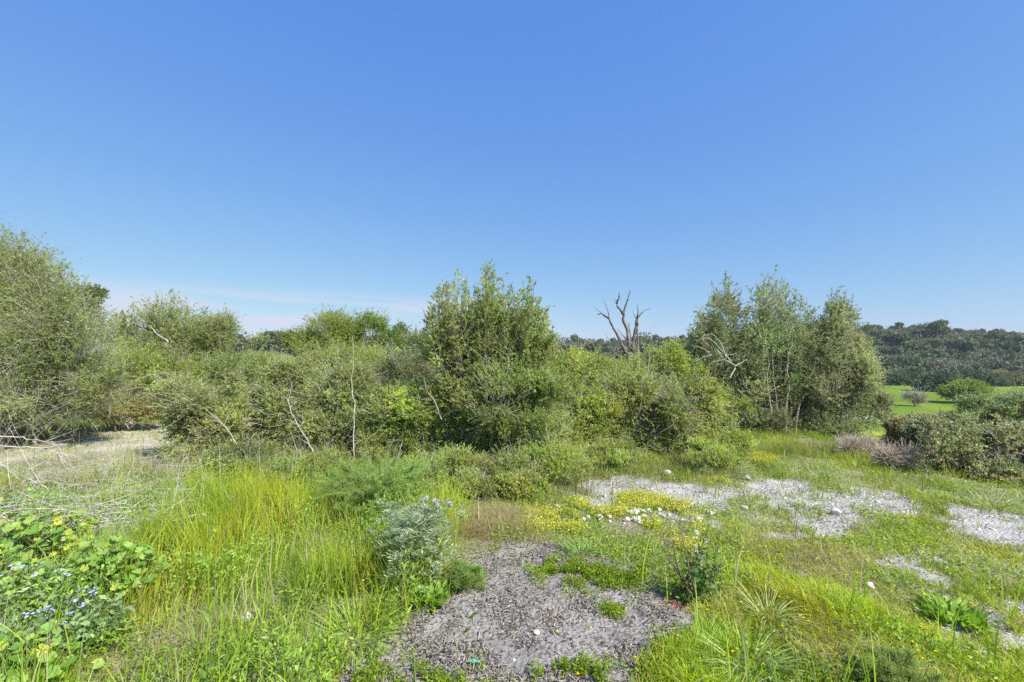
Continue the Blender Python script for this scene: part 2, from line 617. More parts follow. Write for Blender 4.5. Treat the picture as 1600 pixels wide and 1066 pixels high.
OLIVE = [(0.27, 0.33, 0.11), (0.39, 0.43, 0.15), (0.49, 0.51, 0.26)]
LIME = [(0.32, 0.39, 0.08), (0.44, 0.50, 0.12), (0.49, 0.52, 0.22)]
GREY = [(0.32, 0.36, 0.14), (0.43, 0.45, 0.22), (0.52, 0.51, 0.35)]
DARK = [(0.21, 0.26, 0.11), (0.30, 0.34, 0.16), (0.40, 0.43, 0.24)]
TWIG = (0.50, 0.46, 0.39)
PALE = (0.46, 0.43, 0.38)


def shrub(name, label, cat, px, depth, blobs, seed, twigs=3000, per=16, leaf=(0.034, 0.011), tl=(0.18, 0.42),
          pal=OLIVE, bare=0.08, wild=0.35, clump=0.45, cs=0.35, group=None, twigcol=TWIG, stems=10, stem_r=0.028,
          outward=0.8, upw=0.6, mat=None, base=None, trunkcol=(0.24, 0.21, 0.17), tr=0.0022, parent_extra=None, mixed=0.4, spread=0.25, sats=6, shoots=None):
    """blobs: (column, row, half width px, half height px[, depth offset m]) of the foliage masses as measured in the photo"""
    rng = np.random.default_rng(seed)
    root_p = at(px, depth) if base is None else np.asarray(base, float)
    root_p = root_p.copy(); root_p[2] -= 0.03
    root = thing(name, label, cat, root_p, group=group)
    cen = []; rad = []; den = []
    for b in blobs:
        den.append(b[5] if len(b) > 5 else 1.0)
        dd = b[4] if len(b) > 4 else 0.0
        c = at(b[0], depth + dd, b[1])
        s = (depth + dd) / FPX
        r = np.array([b[2] * s, (b[2] * 0.55 + b[3] * 0.45) * s, b[3] * s])
        cen.append(c - root_p); rad.append(r)
    cen = np.array(cen); rad = np.array(rad)
    rad = np.maximum(rad * 0.62, rad - 0.42 * 0.5 * (tl[0] + tl[1]) * max(outward, 0.4))
    sc_ = [cen]; sr_ = [rad * 0.86]; dn_ = list(den)
    for c_, r_, q_ in zip(cen, rad, den):
        ns_ = sats
        d_ = rand_dirs(rng, ns_); d_[:, 2] = np.abs(d_[:, 2]) * rng.choice([1, 1, 1, -0.4], ns_)
        sc_.append(c_ + d_ * r_ * rng.uniform(0.62, 0.98, (ns_, 1)))
        sr_.append(r_ * rng.uniform(0.22, 0.48, (ns_, 1)) * np.array([1, 1, 1.15])); dn_ += [q_] * ns_
    cen = np.concatenate(sc_); rad = np.concatenate(sr_)
    wgt = (rad[:, 0] * rad[:, 2]) ** 0.9 * np.array(dn_)
    wgt = wgt / wgt.sum()
    # leafy twigs
    n = int(twigs)
    k = rng.choice(len(cen), n * 2, p=wgt)
    d = rand_dirs(rng, n * 2)
    rr = rng.uniform(0.25, 1.0, n * 2) ** 0.55
    P = cen[k] + d * rad[k] * rr[:, None]
    P[:, 2] = np.maximum(P[:, 2], 0.03)
    w = root_p + P
    cl = noise(w[:, 0], w[:, 1], w[:, 2], cs, seed) * 0.65 + noise(w[:, 0], w[:, 1], w[:, 2], cs * 0.4, seed + 1) * 0.35
    keep = np.where(cl > clump)[0][:n]
    P = P[keep]; d = d[keep]; kk = k[keep]; cl = cl[keep]; rr = rr[keep]
    n = len(P)
    dirn = unit(outward * unit(d * rad[kk]) + upw * np.array([0, 0, 1.0]) + wild * rng.normal(0, 1, (n, 3)))
    smin = rad[kk].min(1)
    L = rng.uniform(tl[0], tl[1], n) * np.clip(smin / 0.35, 0.45, 1.2)
    isbare = rng.random(n) < bare
    L = np.where(isbare, L * 1.35, L)
    gt = Geo()
    if shoots:
        prof, ccol, shrink, brow, ns, pern = shoots
        tipx = rng.uniform(prof[0][0], prof[-1][0], ns)
        row = np.interp(tipx, [a_[0] for a_ in prof], [a_[1] for a_ in prof])
        down = rng.exponential(1.0, ns) * 34 * (rng.random(ns) < 0.85)
        row = np.minimum(row + down + rng.normal(-1, 6, ns), brow - 60)
        dz_ = rng.uniform(-0.06, 0.06, ns) * depth
        bx = ccol + (tipx - ccol) * shrink
        br = brow + rng.normal(0, 12, ns)
        tip = np.stack([(tipx - 800) / FPX * (depth + dz_), depth + dz_, EYE + (HOR - row) / FPX * (depth + dz_)], -1) - root_p
        bs = np.stack([(bx - 800) / FPX * (depth + dz_ * 0.3), depth + dz_ * 0.3, EYE + (HOR - br) / FPX * depth], -1) - root_p
        ctl = bs * 0.45 + tip * 0.55 + (tip - bs) * np.array([0.22, 0, -0.06]) + rng.normal(0, 0.05, (ns, 3))
        u7 = np.linspace(0, 1, 8)
        SH = bs[:, None] * ((1 - u7) ** 2)[None, :, None] + ctl[:, None] * (2 * u7 * (1 - u7))[None, :, None] + tip[:, None] * (u7 ** 2)[None, :, None]
        SH[:, 1:-1] += rng.normal(0, 0.012, (ns, 6, 3))
        tubes(gt, SH, rng.uniform(0.005, 0.011, (ns, 1)) * np.linspace(1, 0.18, 8), 4, np.asarray(trunkcol) * rng.uniform(0.7, 1.2, (ns, 1)))
        m_ = ns * pern
        si_ = np.repeat(np.arange(ns), pern)
        f_ = 1 - rng.random(m_) ** 0.85 * 0.72
        P2 = bs[si_] * ((1 - f_) ** 2)[:, None] + ctl[si_] * (2 * f_ * (1 - f_))[:, None] + tip[si_] * (f_ ** 2)[:, None]
        ax_ = unit((ctl[si_] - bs[si_]) * (1 - f_)[:, None] + (tip[si_] - ctl[si_]) * f_[:, None])
        D2 = unit(ax_ * rng.uniform(0.3, 1.2, (m_, 1)) + rng.normal(0, 0.5, (m_, 3)))
        L2 = rng.uniform(0.06, 0.24, m_) * (1.25 - 0.8 * f_) * np.linalg.norm(tip - bs, axis=1)[si_] ** 0.5
        P = np.concatenate([P, P2]); dirn = np.concatenate([dirn, D2]); L = np.concatenate([L, L2])
        isbare = np.concatenate([isbare, rng.random(m_) < bare * 0.6])
        n = len(P)
    t = np.linspace(0, 1, 4)
    droop = rng.normal(0, 0.18, (n, 3)) + np.array([0, 0, -0.08])
    TP = P[:, None] + dirn[:, None] * (L[:, None] * t)[..., None] + droop[:, None] * (L[:, None] * t ** 2)[..., None]
    g = Geo()
    sel = (rng.random(n) < 0.6) | isbare
    tcol = np.asarray(twigcol) * rng.uniform(0.6, 1.15, (n, 1)) * np.where(isbare, 1.15, 0.85)[:, None]
    tw_ = np.where(isbare, 1.5, 0.9)[:, None]
    tubes(gt, TP[sel], np.full((sel.sum(), 4), tr) * np.array([1.1, 0.8, 0.6, 0.3]) * rng.uniform(0.6, 1.3, (sel.sum(), 1)) * tw_[sel], 3, tcol[sel])
    # leaves along the twigs
    ids = np.repeat(np.where(~isbare)[0], int(per * 1.25))
    tt = rng.uniform(0.08, 1.0, len(ids)) ** 0.8
    pos = TP[ids, 0] + dirn[ids] * (L[ids] * tt)[:, None] + droop[ids] * (L[ids] * tt ** 2)[:, None]
    ld = unit(dirn[ids] * 0.75 + rng.normal(0, 0.6, (len(ids), 3)) + np.array([0, 0, 0.12]))
    ll = rng.uniform(0.6, 1.25, len(ids)) * leaf[0] * 1.08
    lw = rng.uniform(0.8, 1.2, len(ids)) * leaf[1] * 1.1
    pa = np.array(pal)
    wp = root_p + pos
    big = noise(wp[:, 0], wp[:, 1], wp[:, 2], 0.7, 500)
    u = np.clip(mixed * rng.random(len(ids)) + (1 - mixed) * (big * 1.4 - 0.2) + 0.12 * rng.normal(0, 1, len(ids)), 0, 1) * 2
    i0 = np.minimum(u.astype(int), 1); fu = (u - i0)[:, None]
    lc = pa[i0] * (1 - fu) + pa[i0 + 1] * fu
    nt_ = len(cen) + 1000
    tint = np.clip(1 + rng.normal(0, 0.13, (nt_, 1)) + rng.normal(0, 0.05, (nt_, 3)), 0.6, 1.4)
    kt = np.concatenate([kk, len(cen) + (si_ if shoots else np.zeros(0, int))])
    lc = lc * tint[kt[ids]] * rng.uniform(0.75, 1.25, (len(ids), 1))
    leaves(g, pos, ld, ll, lw, lc, rng, up=0.35)
    g.build('foliage', mat or M_leaf, root)
    # stems
    m = stems
    kx = rng.choice(len(cen), m, p=wgt)
    end = cen[kx] + rand_dirs(rng, m) * rad[kx] * 0.55
    end[:, 2] = np.maximum(end[:, 2], 0.15)
    st = np.stack([rng.normal(0, spread * 0.3, m), rng.normal(0, spread * 0.3, m), np.zeros(m) - 0.04], -1)
    K = 7
    tt = np.linspace(0, 1, K)
    mid = (st + end) / 2 + rng.normal(0, 0.12, (m, 3)) + np.array([0, 0, 0.1])
    SP = st[:, None] * ((1 - tt) ** 2)[None, :, None] + mid[:, None] * (2 * tt * (1 - tt))[None, :, None] + end[:, None] * (tt ** 2)[None, :, None]
    SP[:, 1:-1] += rng.normal(0, 0.02, (m, K - 2, 3))
    SR = stem_r * rng.uniform(0.5, 1.1, (m, 1)) * np.linspace(1, 0.22, K)
    tubes(gt, SP, SR, 6, np.asarray(trunkcol) * rng.uniform(0.8, 1.2, (m, 1)))
    # side branches from stems
    nb = m * 7
    si = rng.integers(0, m, nb); sk = rng.integers(2, K, nb)
    b0 = SP[si, sk]
    kb = rng.choice(len(cen), nb, p=wgt)
    # go to the nearest blob rather than a random one
    dist = np.linalg.norm(b0[:, None] - cen[None], axis=-1) / np.linalg.norm(rad, axis=-1)[None]
    kb = np.where(rng.random(nb) < 0.7, dist.argmin(1), kb)
    e = cen[kb] + rand_dirs(rng, nb) * rad[kb] * 0.85
    e[:, 2] = np.maximum(e[:, 2], 0.08)
    v = e - b0
    ln = np.linalg.norm(v, axis=1, keepdims=True)
    e = b0 + v * np.minimum(1, 0.9 / np.maximum(ln, 1e-6))
    md = (b0 + e) / 2 + rng.normal(0, 0.06, (nb, 3))
    t5 = np.linspace(0, 1, 5)
    BP = b0[:, None] * ((1 - t5) ** 2)[None, :, None] + md[:, None] * (2 * t5 * (1 - t5))[None, :, None] + e[:, None] * (t5 ** 2)[None, :, None]
    BR = SR[si, sk][:, None] * 0.5 * np.linspace(1, 0.25, 5)
    tubes(gt, BP, np.maximum(BR, 0.0025), 4, np.asarray(twigcol) * rng.uniform(0.6, 1.2, (nb, 1)))
    gt.build('branches', M_bark, root)
    return root, cen, rad


def img_path(pts, depth, root_p, dz=None):
    """polyline measured in the photograph, set at a real distance; pts (col,row[,depth offset])"""
    return np.array([at(p[0], depth + (p[2] if len(p) > 2 else 0), p[1]) - root_p for p in pts])


# --- far shrubs rising behind the thicket
shrub('shrub', 'rounded olive-green shrub with a feathery crown and a pale broken fork in it', 'shrub', 262, 14,
      [(265, 512, 62, 44), (205, 528, 45, 34), (335, 518, 30, 34), (238, 560, 70, 42), (300, 565, 55, 40), (178, 505, 26, 24)], 11,
      shoots=([(170, 500), (185, 486), (205, 480), (225, 470), (245, 464), (265, 462), (285, 470), (305, 480), (325, 486), (345, 484), (358, 495), (368, 525)], 262, 0.6, 600, 130, 24),
      twigs=4600, per=12, leaf=(0.055, 0.017), tl=(0.25, 0.55), pal=OLIVE, clump=0.42, cs=0.7, group='wild shrubs of the thicket', stem_r=0.05, tr=0.004)
shrub('shrub', 'small dark green shrub top poking out beside the large grey shrub', 'shrub', 128, 15,
      [(128, 462, 30, 18), (150, 468, 12, 8), (110, 500, 45, 40)], 12, twigs=1500, per=14, leaf=(0.055, 0.018), tl=(0.2, 0.45),
      pal=[(0.17, 0.24, 0.06), (0.22, 0.29, 0.07), (0.25, 0.32, 0.09)], clump=0.38, cs=0.5, group='wild shrubs of the thicket')
shrub('shrub', 'domed green shrub, the taller left one of the twin domes on the skyline', 'shrub', 520, 17,
      [(520, 520, 42, 32), (500, 545, 50, 30), (470, 535, 30, 20)], 13, twigs=3400, per=14, leaf=(0.06, 0.019), tl=(0.25, 0.55),
      pal=[(0.19, 0.26, 0.065), (0.26, 0.32, 0.08), (0.33, 0.36, 0.13)], clump=0.38, cs=0.7, group='wild shrubs of the thicket', stem_r=0.05)
shrub('shrub', 'lumpy green shrub, the right one of the twin domes on the skyline', 'shrub', 585, 17.5,
      [(580, 518, 32, 26), (605, 535, 32, 26), (560, 545, 50, 30), (640, 552, 36, 24)], 14, twigs=3400, per=14, leaf=(0.06, 0.019), tl=(0.25, 0.5),
      pal=[(0.15, 0.23, 0.05), (0.22, 0.31, 0.06), (0.28, 0.36, 0.09)], clump=0.4, cs=0.7, group='wild shrubs of the thicket', stem_r=0.05)
shrub('shrub', 'thin sparse sapling with bare twigs against the sky, left of the twin domes', 'shrub', 400, 13,
      [(395, 535, 14, 14), (412, 530, 10, 14), (400, 565, 24, 20)], 15, twigs=160, per=12, leaf=(0.045, 0.014), tl=(0.3, 0.5), pal=OLIVE, clump=0.3,
      group='wild shrubs of the thicket', stems=6)

# --- the thicket, middle rows
MID = [
    ('broad yellow-green shrub right under the twin skyline domes', 540, 11, [(540, 575, 80, 38), (480, 580, 60, 35), (610, 585, 60, 36)], LIME, 0),
    ('pale green twiggy shrub in front of the gap left of the twin domes', 385, 11, [(385, 585, 75, 36), (330, 590, 60, 34), (440, 580, 50, 32)], OLIVE, 0),
    ('light green shrub above the pale bent branch', 215, 10.5, [(215, 580, 60, 38), (265, 600, 55, 35), (180, 600, 40, 40)], LIME, 0),
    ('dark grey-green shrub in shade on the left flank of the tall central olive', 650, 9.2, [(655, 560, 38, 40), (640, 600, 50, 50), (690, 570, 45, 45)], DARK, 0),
    ('low green shrub just left of the dead tree', 905, 9.2, [(905, 585, 55, 38), (860, 590, 50, 40), (950, 590, 45, 32)], LIME, 0),
    ('bushy green shrub at the foot of the dead tree', 1020, 9.4, [(1020, 580, 45, 38), (1050, 565, 25, 30), (980, 600, 50, 32), (1075, 600, 40, 35)], LIME, 0),
    ('tawny low shrub beyond the straw-covered clearing', 190, 9.2, [(190, 640, 60, 24), (150, 630, 40, 28), (235, 640, 30, 20)], [(0.38, 0.32, 0.13), (0.42, 0.37, 0.17), (0.32, 0.36, 0.11)], 0),
]
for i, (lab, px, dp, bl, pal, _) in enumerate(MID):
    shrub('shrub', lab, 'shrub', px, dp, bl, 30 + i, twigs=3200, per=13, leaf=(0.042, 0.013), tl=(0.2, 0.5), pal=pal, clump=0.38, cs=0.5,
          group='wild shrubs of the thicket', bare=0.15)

# --- the thicket, front row
FRONT = [
    ('grey-green shrub with a dark hollow at its foot beside the straw-covered clearing', 320, 6.6, [(306, 710, 52, 20, -.25), (350, 716, 34, 18, -.35), (315, 630, 62, 45), (275, 625, 38, 35), (350, 670, 50, 42), (290, 665, 45, 30), (345, 600, 45, 28)], OLIVE),
    ('pale twiggy shrub second from the clearing, bare stalks at its foot', 425, 7.0, [(411, 710, 52, 20, -.25), (455, 716, 34, 18, -.35), (420, 625, 62, 48), (400, 670, 58, 40), (460, 650, 50, 48), (440, 590, 45, 26)], OLIVE),
    ('light green shrub behind the tall thin dead stalk', 530, 7.0, [(516, 710, 52, 20, -.25), (560, 716, 34, 18, -.35), (525, 615, 55, 50), (510, 665, 58, 40), (570, 650, 50, 50), (545, 590, 40, 26)], OLIVE),
    ('yellow-green shrub with bleached twigs left of the central olive foot', 620, 6.5, [(606, 710, 52, 20, -.25), (650, 716, 34, 18, -.35), (615, 650, 50, 45), (640, 680, 50, 40), (590, 690, 45, 32), (655, 640, 40, 44), (695, 655, 40, 44), (680, 620, 30, 34)], LIME),
    ('soft green shrub touching the right side of the tall central olive', 900, 6.8, [(886, 710, 52, 20, -.25), (930, 716, 34, 18, -.35), (895, 620, 50, 52), (880, 680, 52, 45), (925, 660, 40, 48), (910, 585, 30, 26)], LIME),
    ('wide green shrub below the dead tree with a dark hollow over the gravel', 1000, 7.2, [(986, 704, 52, 20, -.25), (1030, 710, 34, 18, -.35), (985, 620, 55, 45), (1010, 670, 60, 38), (1050, 640, 52, 48), (970, 670, 40, 36), (1065, 675, 50, 28)], OLIVE),
    ('low bright green shrub between the dead tree and the multi-topped olive', 1120, 7.4, [(1106, 692, 52, 20, -.25), (1150, 698, 34, 18, -.35), (1115, 635, 42, 34), (1130, 665, 42, 30), (1085, 625, 36, 34), (1150, 650, 26, 26)], LIME),
]
for i, (lab, px, dp, bl, pal) in enumerate(FRONT):
    shrub('shrub', lab, 'shrub', px, dp, bl, 50 + i, twigs=5600, per=15, leaf=(0.034, 0.0115), tl=(0.18, 0.45), pal=pal, clump=0.43, cs=0.38,
          group='wild shrubs of the thicket', bare=[0.26, 0.27, 0.22, 0.22, 0.15, 0.25, 0.12][i], wild=0.55, twigcol=[TWIG, (0.56, 0.52, 0.45)][i % 2])

# --- low weed bushes along the foot of the thicket
LOW = [
    ('low yellow-green weed bush at the foot of the tall central olive, left half', 715, 5.5, [(712, 738, 52, 37), (690, 748, 35, 28)]),
    ('low lime weed bush at the foot of the tall central olive, right half', 790, 5.5, [(785, 734, 59, 34), (815, 744, 41, 28)]),
    ('low soft green weed bush on the left rim of the gravel', 868, 5.6, [(865, 731, 56, 37), (890, 744, 29, 22)]),
    ('low grey-green weed bush left of the feathery fennel', 520, 5.7, [(515, 734, 50, 31), (490, 741, 35, 25)]),
    ('low olive weed bush between the feathery fennel and the silvery thistle', 640, 5.1, [(640, 756, 50, 37), (662, 746, 32, 28)]),
    ('low straw-green weed bush below the grey-green shrub with the dark hollow', 385, 5.7, [(380, 726, 59, 31), (350, 734, 37, 22)]),
    ('low green weed bush below the wide shrub, just behind the gravel', 960, 6.3, [(960, 718, 50, 22), (930, 724, 35, 18)]),
    ('low wispy weed bush at the gravel rim under the low bright green shrub', 1110, 6.2, [(1105, 718, 47, 28), (1135, 724, 32, 22)]),
    ('low bright weed bush in front of the pale twiggy shrub', 445, 5.6, [(440, 742, 44, 26), (470, 752, 26, 20)]),
    ('low loose weed bush behind the dry tuft beside the silvery thistle', 745, 4.9, [(745, 768, 38, 24), (720, 776, 24, 18)]),
    ('low loose weed bush left of the yellow flowers', 815, 4.9, [(815, 768, 36, 20), (840, 776, 24, 14)]),
]
for i, (lab, px, dp, bl) in enumerate(LOW):
    shrub('weed_bush', lab, 'weed bush', px, dp, bl, 150 + i, twigs=2200, per=13, leaf=(0.026, 0.0085), tl=(0.14, 0.32), pal=LIME if i % 4 != 1 else OLIVE, clump=0.36, cs=0.25,
          group='low weed bushes at the foot of the thicket', bare=0.12, upw=1.0, outward=0.4, stems=8, stem_r=0.006, spread=0.6)

# --- the large grey shrub on the left
shrub('large_shrub', 'large grey-green willowy shrub filling the left side above the pile of bleached branches', 'shrub', 40, 7.8,
      [(-60, 500, 130, 140), (10, 455, 75, 70, 0, .6), (60, 505, 70, 65, 0, .8), (70, 570, 95, 75), (110, 520, 45, 50), (30, 630, 120, 60), (120, 620, 65, 50), (150, 570, 35, 45), (-60, 620, 120, 80)], 70,
      twigs=17000, per=13, leaf=(0.033, 0.0105), tl=(0.25, 0.55), pal=[(0.29, 0.36, 0.11), (0.40, 0.45, 0.18), (0.50, 0.52, 0.30)], clump=0.43, cs=0.5, bare=0.24, twigcol=(0.46, 0.43, 0.37),
      outward=0.6, upw=0.35, wild=0.45, stems=26, stem_r=0.022, spread=1.5,
      shoots=([(-110, 350), (-30, 345), (0, 352), (30, 370), (60, 385), (95, 402), (120, 425), (145, 452), (165, 490), (182, 530), (195, 575)], 0, 0.45, 640, 240, 18))

# --- tall central olive
shrub('olive_tree', 'tall central wild olive with three leafy spires above the thicket', 'tree', 775, 6.4,
      [(705, 500, 34, 34, 0, .5), (765, 480, 26, 44, 0, .5), (828, 500, 26, 30, 0, .5), (740, 520, 50, 34, .1, .6), (795, 520, 44, 34, .1, .6),
       (850, 555, 30, 26), (820, 560, 50, 36), (755, 572, 46, 34, .4), (700, 560, 40, 32, .3), (800, 610, 78, 50, -.1), (715, 625, 50, 50, .1), (820, 665, 86, 48, -.1), (745, 685, 66, 42, .1), (785, 640, 64, 48, -.3), (700, 700, 46, 28), (735, 590, 40, 26), (775, 600, 46, 24), (760, 712, 60, 20, -.2), (825, 712, 50, 20, -.2)], 80,
      twigs=15500, per=15, leaf=(0.030, 0.010), tl=(0.14, 0.34), pal=[(0.24, 0.29, 0.10), (0.36, 0.42, 0.13), (0.46, 0.50, 0.22)], clump=0.42, cs=0.30,
      outward=0.45, upw=0.9, wild=0.5, stems=26, stem_r=0.032, bare=0.12, sats=4,
      shoots=([(662, 505), (672, 472), (688, 455), (702, 440), (716, 423), (728, 448), (738, 470), (746, 452), (756, 425), (768, 406), (780, 424), (792, 442), (801, 462), (812, 450), (826, 437), (838, 450), (846, 476), (858, 490), (866, 520)], 765, 0.62, 600, 180, 22))

# --- multi-topped olive on the right, with a bleached dead branch hanging on its left
ol, oc, orad = shrub('olive_tree', 'broad dark olive tree with several rounded tops, standing before the hill', 'tree', 1222, 9.8,
      [(1132, 490, 32, 30, 0, .4), (1205, 478, 30, 36, 0, .45), (1250, 505, 30, 30, 0, .45), (1110, 530, 30, 34, 0, .7), (1314, 500, 26, 28, 0, .6), (1300, 530, 34, 30), (1335, 555, 26, 30),
       (1195, 550, 60, 44), (1270, 560, 56, 44), (1120, 565, 44, 40), (1338, 585, 30, 46), (1290, 612, 66, 50), (1225, 615, 44, 42), (1155, 610, 50, 42),
       (1200, 665, 60, 34), (1285, 668, 74, 32), (1345, 640, 30, 50, 0, 1.3), (1325, 600, 40, 50, 0, 1.2), (1095, 590, 26, 28)], 90,
      twigs=18000, per=16, leaf=(0.039, 0.0115), tl=(0.2, 0.46), pal=[(0.21, 0.25, 0.13), (0.34, 0.38, 0.21), (0.50, 0.52, 0.36)], clump=0.43, cs=0.45, sats=5,
      outward=0.5, upw=0.9, wild=0.45, stems=26, stem_r=0.055, bare=0.14, trunkcol=(0.30, 0.26, 0.20), twigcol=(0.42, 0.39, 0.34),
      shoots=([(1078, 512), (1090, 488), (1100, 476), (1108, 462), (1118, 446), (1130, 436), (1148, 430), (1156, 452), (1164, 474), (1173, 470), (1182, 444), (1196, 427), (1210, 423), (1226, 432), (1240, 452), (1256, 464), (1268, 476),
               (1280, 496), (1290, 502), (1296, 472), (1306, 461), (1320, 459), (1334, 470), (1341, 495), (1350, 522), (1360, 552), (1370, 595)], 1225, 0.62, 640, 260, 24))
olp = np.array(ol.location)
g = Geo(); rng = np.random.default_rng(5)
BC = (0.50, 0.47, 0.43)
for pts, r in (
    ([(1140, 590), (1148, 572), (1132, 562), (1120, 548), (1112, 555), (1100, 545), (1082, 540)], 0.013),
    ([(1142, 565), (1125, 545), (1110, 530), (1092, 532), (1086, 545)], 0.012),
    ([(1135, 560), (1128, 540), (1112, 522), (1095, 528)], 0.010),
    ([(1130, 562), (1112, 568), (1105, 585), (1118, 592)], 0.010),
    ([(1112, 555), (1095, 560), (1084, 575), (1088, 592)], 0.010),
    ([(1148, 572), (1160, 566), (1168, 560)], 0.010),
    ([(1095, 560), (1080, 568), (1076, 584)], 0.008),
    ([(1120, 548), (1135, 555), (1152, 552)], 0.008),
):
    P = img_path([(a, b, -1.15 + 0.05 * k) for k, (a, b) in enumerate(pts)], 9.8, olp)
    tube(g, P, np.linspace(r, r * 0.35, len(P)) * 0.85, 5, BC, rng, 0.010)
tag(g.build('dead_branch', M_bark, ol, True), label='curly bleached dead branch on the left of the olive')
g = Geo()
for pts, r in (
    ([(1205, 690), (1203, 640), (1198, 600), (1200, 560), (1192, 510)], 0.035),
    ([(1225, 690), (1226, 640), (1232, 600), (1228, 570), (1240, 530)], 0.045),
    ([(1214, 690), (1212, 630), (1208, 590), (1208, 545)], 0.02),
    ([(1240, 690), (1245, 640), (1262, 600), (1280, 550)], 0.035),
):
    P = img_path([(a, b, -0.42) for a, b in pts], 9.8, olp)
    tube(g, P, np.linspace(r, r * 0.4, len(P)) * 0.7, 7, (0.36, 0.31, 0.22), rng, 0.012)
g.build('trunk', M_bark, ol, True)

# --- dead tree on the skyline
dp = at(982, 10.4)
dt = thing('dead_tree', 'leafless dead tree with dark forked limbs against the sky', 'tree', dp)
g = Geo()
DC = (0.20, 0.175, 0.15)
for pts, r0, r1 in (
    ([(990, 690), (988, 620), (984, 580), (982, 560), (984, 546)], 0.14, 0.10),
    ([(984, 550), (983, 540), (982, 530), (980, 515), (974, 500), (974, 490)], 0.055, 0.04),
    ([(974, 491), (978, 478), (981, 468), (983, 454)], 0.030, 0.012),
    ([(974, 491), (968, 484), (965, 476), (966, 466), (967, 457)], 0.030, 0.016),
    ([(965, 477), (962, 470), (961, 466)], 0.012, 0.005),
    ([(968, 462), (969, 465), (970, 470)], 0.012, 0.006),
    ([(978, 552), (972, 540), (966, 525), (958, 510), (951, 498)], 0.050, 0.025),
    ([(951, 498), (945, 493), (940, 490), (934, 491)], 0.025, 0.010),
    ([(951, 498), (950, 488), (947, 478), (943, 468)], 0.016, 0.005),
    ([(941, 490), (936, 486), (931, 482), (927, 478)], 0.009, 0.004),
    ([(982, 535), (977, 528), (972, 522), (966, 514)], 0.016, 0.008),
    ([(988, 548), (989, 533), (993, 515), (995, 505), (997, 494)], 0.050, 0.032),
    ([(997, 496), (1002, 490), (1010, 484), (1018, 481)], 0.026, 0.006),
    ([(996, 497), (996, 486), (995, 476)], 0.018, 0.007),
    ([(995, 500), (991, 492), (990, 486)], 0.009, 0.004),
    ([(996, 555), (997, 535), (996, 515), (996, 503)], 0.030, 0.022),
    ([(984, 545), (986, 528), (984, 512), (983, 504)], 0.020, 0.008),
    ([(1006, 555), (1008, 535), (1010, 518)], 0.014, 0.004),
    ([(955, 545), (951, 530), (945, 520)], 0.012, 0.004),
    ([(984, 556), (975, 544), (965, 546), (955, 552), (948, 560), (946, 568)], 0.06, 0.014),
    ([(984, 560), (974, 552), (964, 560), (960, 572), (962, 585)], 0.05, 0.014),
    ([(980, 560), (972, 566), (968, 580), (976, 592)], 0.03, 0.012),
):
    P = img_path(pts, 10.4, dp)
    P[:, 1] += rng.normal(0, 0.04, len(P))
    tube(g, P, np.linspace(r0, r1 * 0.8, len(P)) * 0.88, 8, np.array(DC) * rng.uniform(0.75, 1.25), rng, 0.006)
g.build('limbs', M_bark, dt, True)
# dry hanging twigs round the fork
g = Geo()
n = 90
s0 = at(980, 10.4, 560) - dp + rng.normal(0, 0.15, (n, 3))
dd = unit(rng.normal(0, 1, (n, 3)) + np.array([-0.4, 0, -0.5]))
t4 = np.linspace(0, 1, 4)
ln = rng.uniform(0.15, 0.4, n)
P = s0[:, None] + dd[:, None] * (ln[:, None] * t4)[..., None] + rng.normal(0, 0.1, (n, 1, 3)) * (ln[:, None] * t4 ** 2)[..., None]
tubes(g, P, np.full((n, 4), 0.005) * np.array([1.2, 1, .8, .4]), 3, np.array([0.3, 0.26, 0.2]) * rng.uniform(0.6, 1.3, (n, 1)))
g.build('twigs', M_bark, dt)

# --- near bushes over the crest on the right
shrub('lentisk_bush', 'dense grey-olive bush with small rounded leaves spilling over the crest at the right edge', 'bush', 1500, 6.3,
      [(1398, 700, 26, 14, 1.7, .7), (1425, 686, 32, 22, 1.4, .8), (1458, 684, 40, 32, .9, .8), (1485, 712, 50, 32, .4), (1530, 700, 60, 42, .1, .8), (1580, 708, 60, 46, -.1, .8), (1625, 735, 60, 45, -.4),
       (1560, 742, 60, 26, -.3), (1512, 738, 50, 20, .1), (1445, 716, 34, 18, 1.0), (1600, 765, 60, 22, -.6)], 100,
      twigs=9500, per=13, leaf=(0.030, 0.017), tl=(0.14, 0.42), pal=[(0.24, 0.25, 0.13), (0.37, 0.37, 0.22), (0.55, 0.52, 0.40)], clump=0.44, cs=0.3,
      outward=0.8, upw=0.5, bare=0.2, wild=0.45, mixed=0.75,
      shoots=([(1432, 668), (1450, 650), (1475, 641), (1505, 648), (1540, 655), (1600, 662), (1680, 670)], 1540, 0.72, 765, 90, 18))
shrub('willow_bush', 'blue-green feathery bush rising behind the grey-olive bush on the crest', 'bush', 1550, 9.4,
      [(1545, 645, 50, 26), (1600, 640, 50, 30), (1500, 658, 34, 20), (1560, 680, 70, 34)], 101, twigs=4600, per=14, leaf=(0.045, 0.012), tl=(0.2, 0.4),
      pal=[(0.25, 0.33, 0.17), (0.34, 0.40, 0.24), (0.43, 0.46, 0.32)], clump=0.4, cs=0.4, upw=0.9)
shrub('small_bush', 'low dark reddish bush at the left tip of the grey-olive bush', 'bush', 1395, 8.0,
      [(1400, 672, 30, 20), (1380, 690, 26, 20), (1430, 660, 24, 16)], 102, twigs=1500, per=13, leaf=(0.036, 0.015), tl=(0.12, 0.3),
      pal=[(0.26, 0.25, 0.13), (0.34, 0.33, 0.19), (0.42, 0.40, 0.27)], clump=0.4, cs=0.3, bare=0.3)
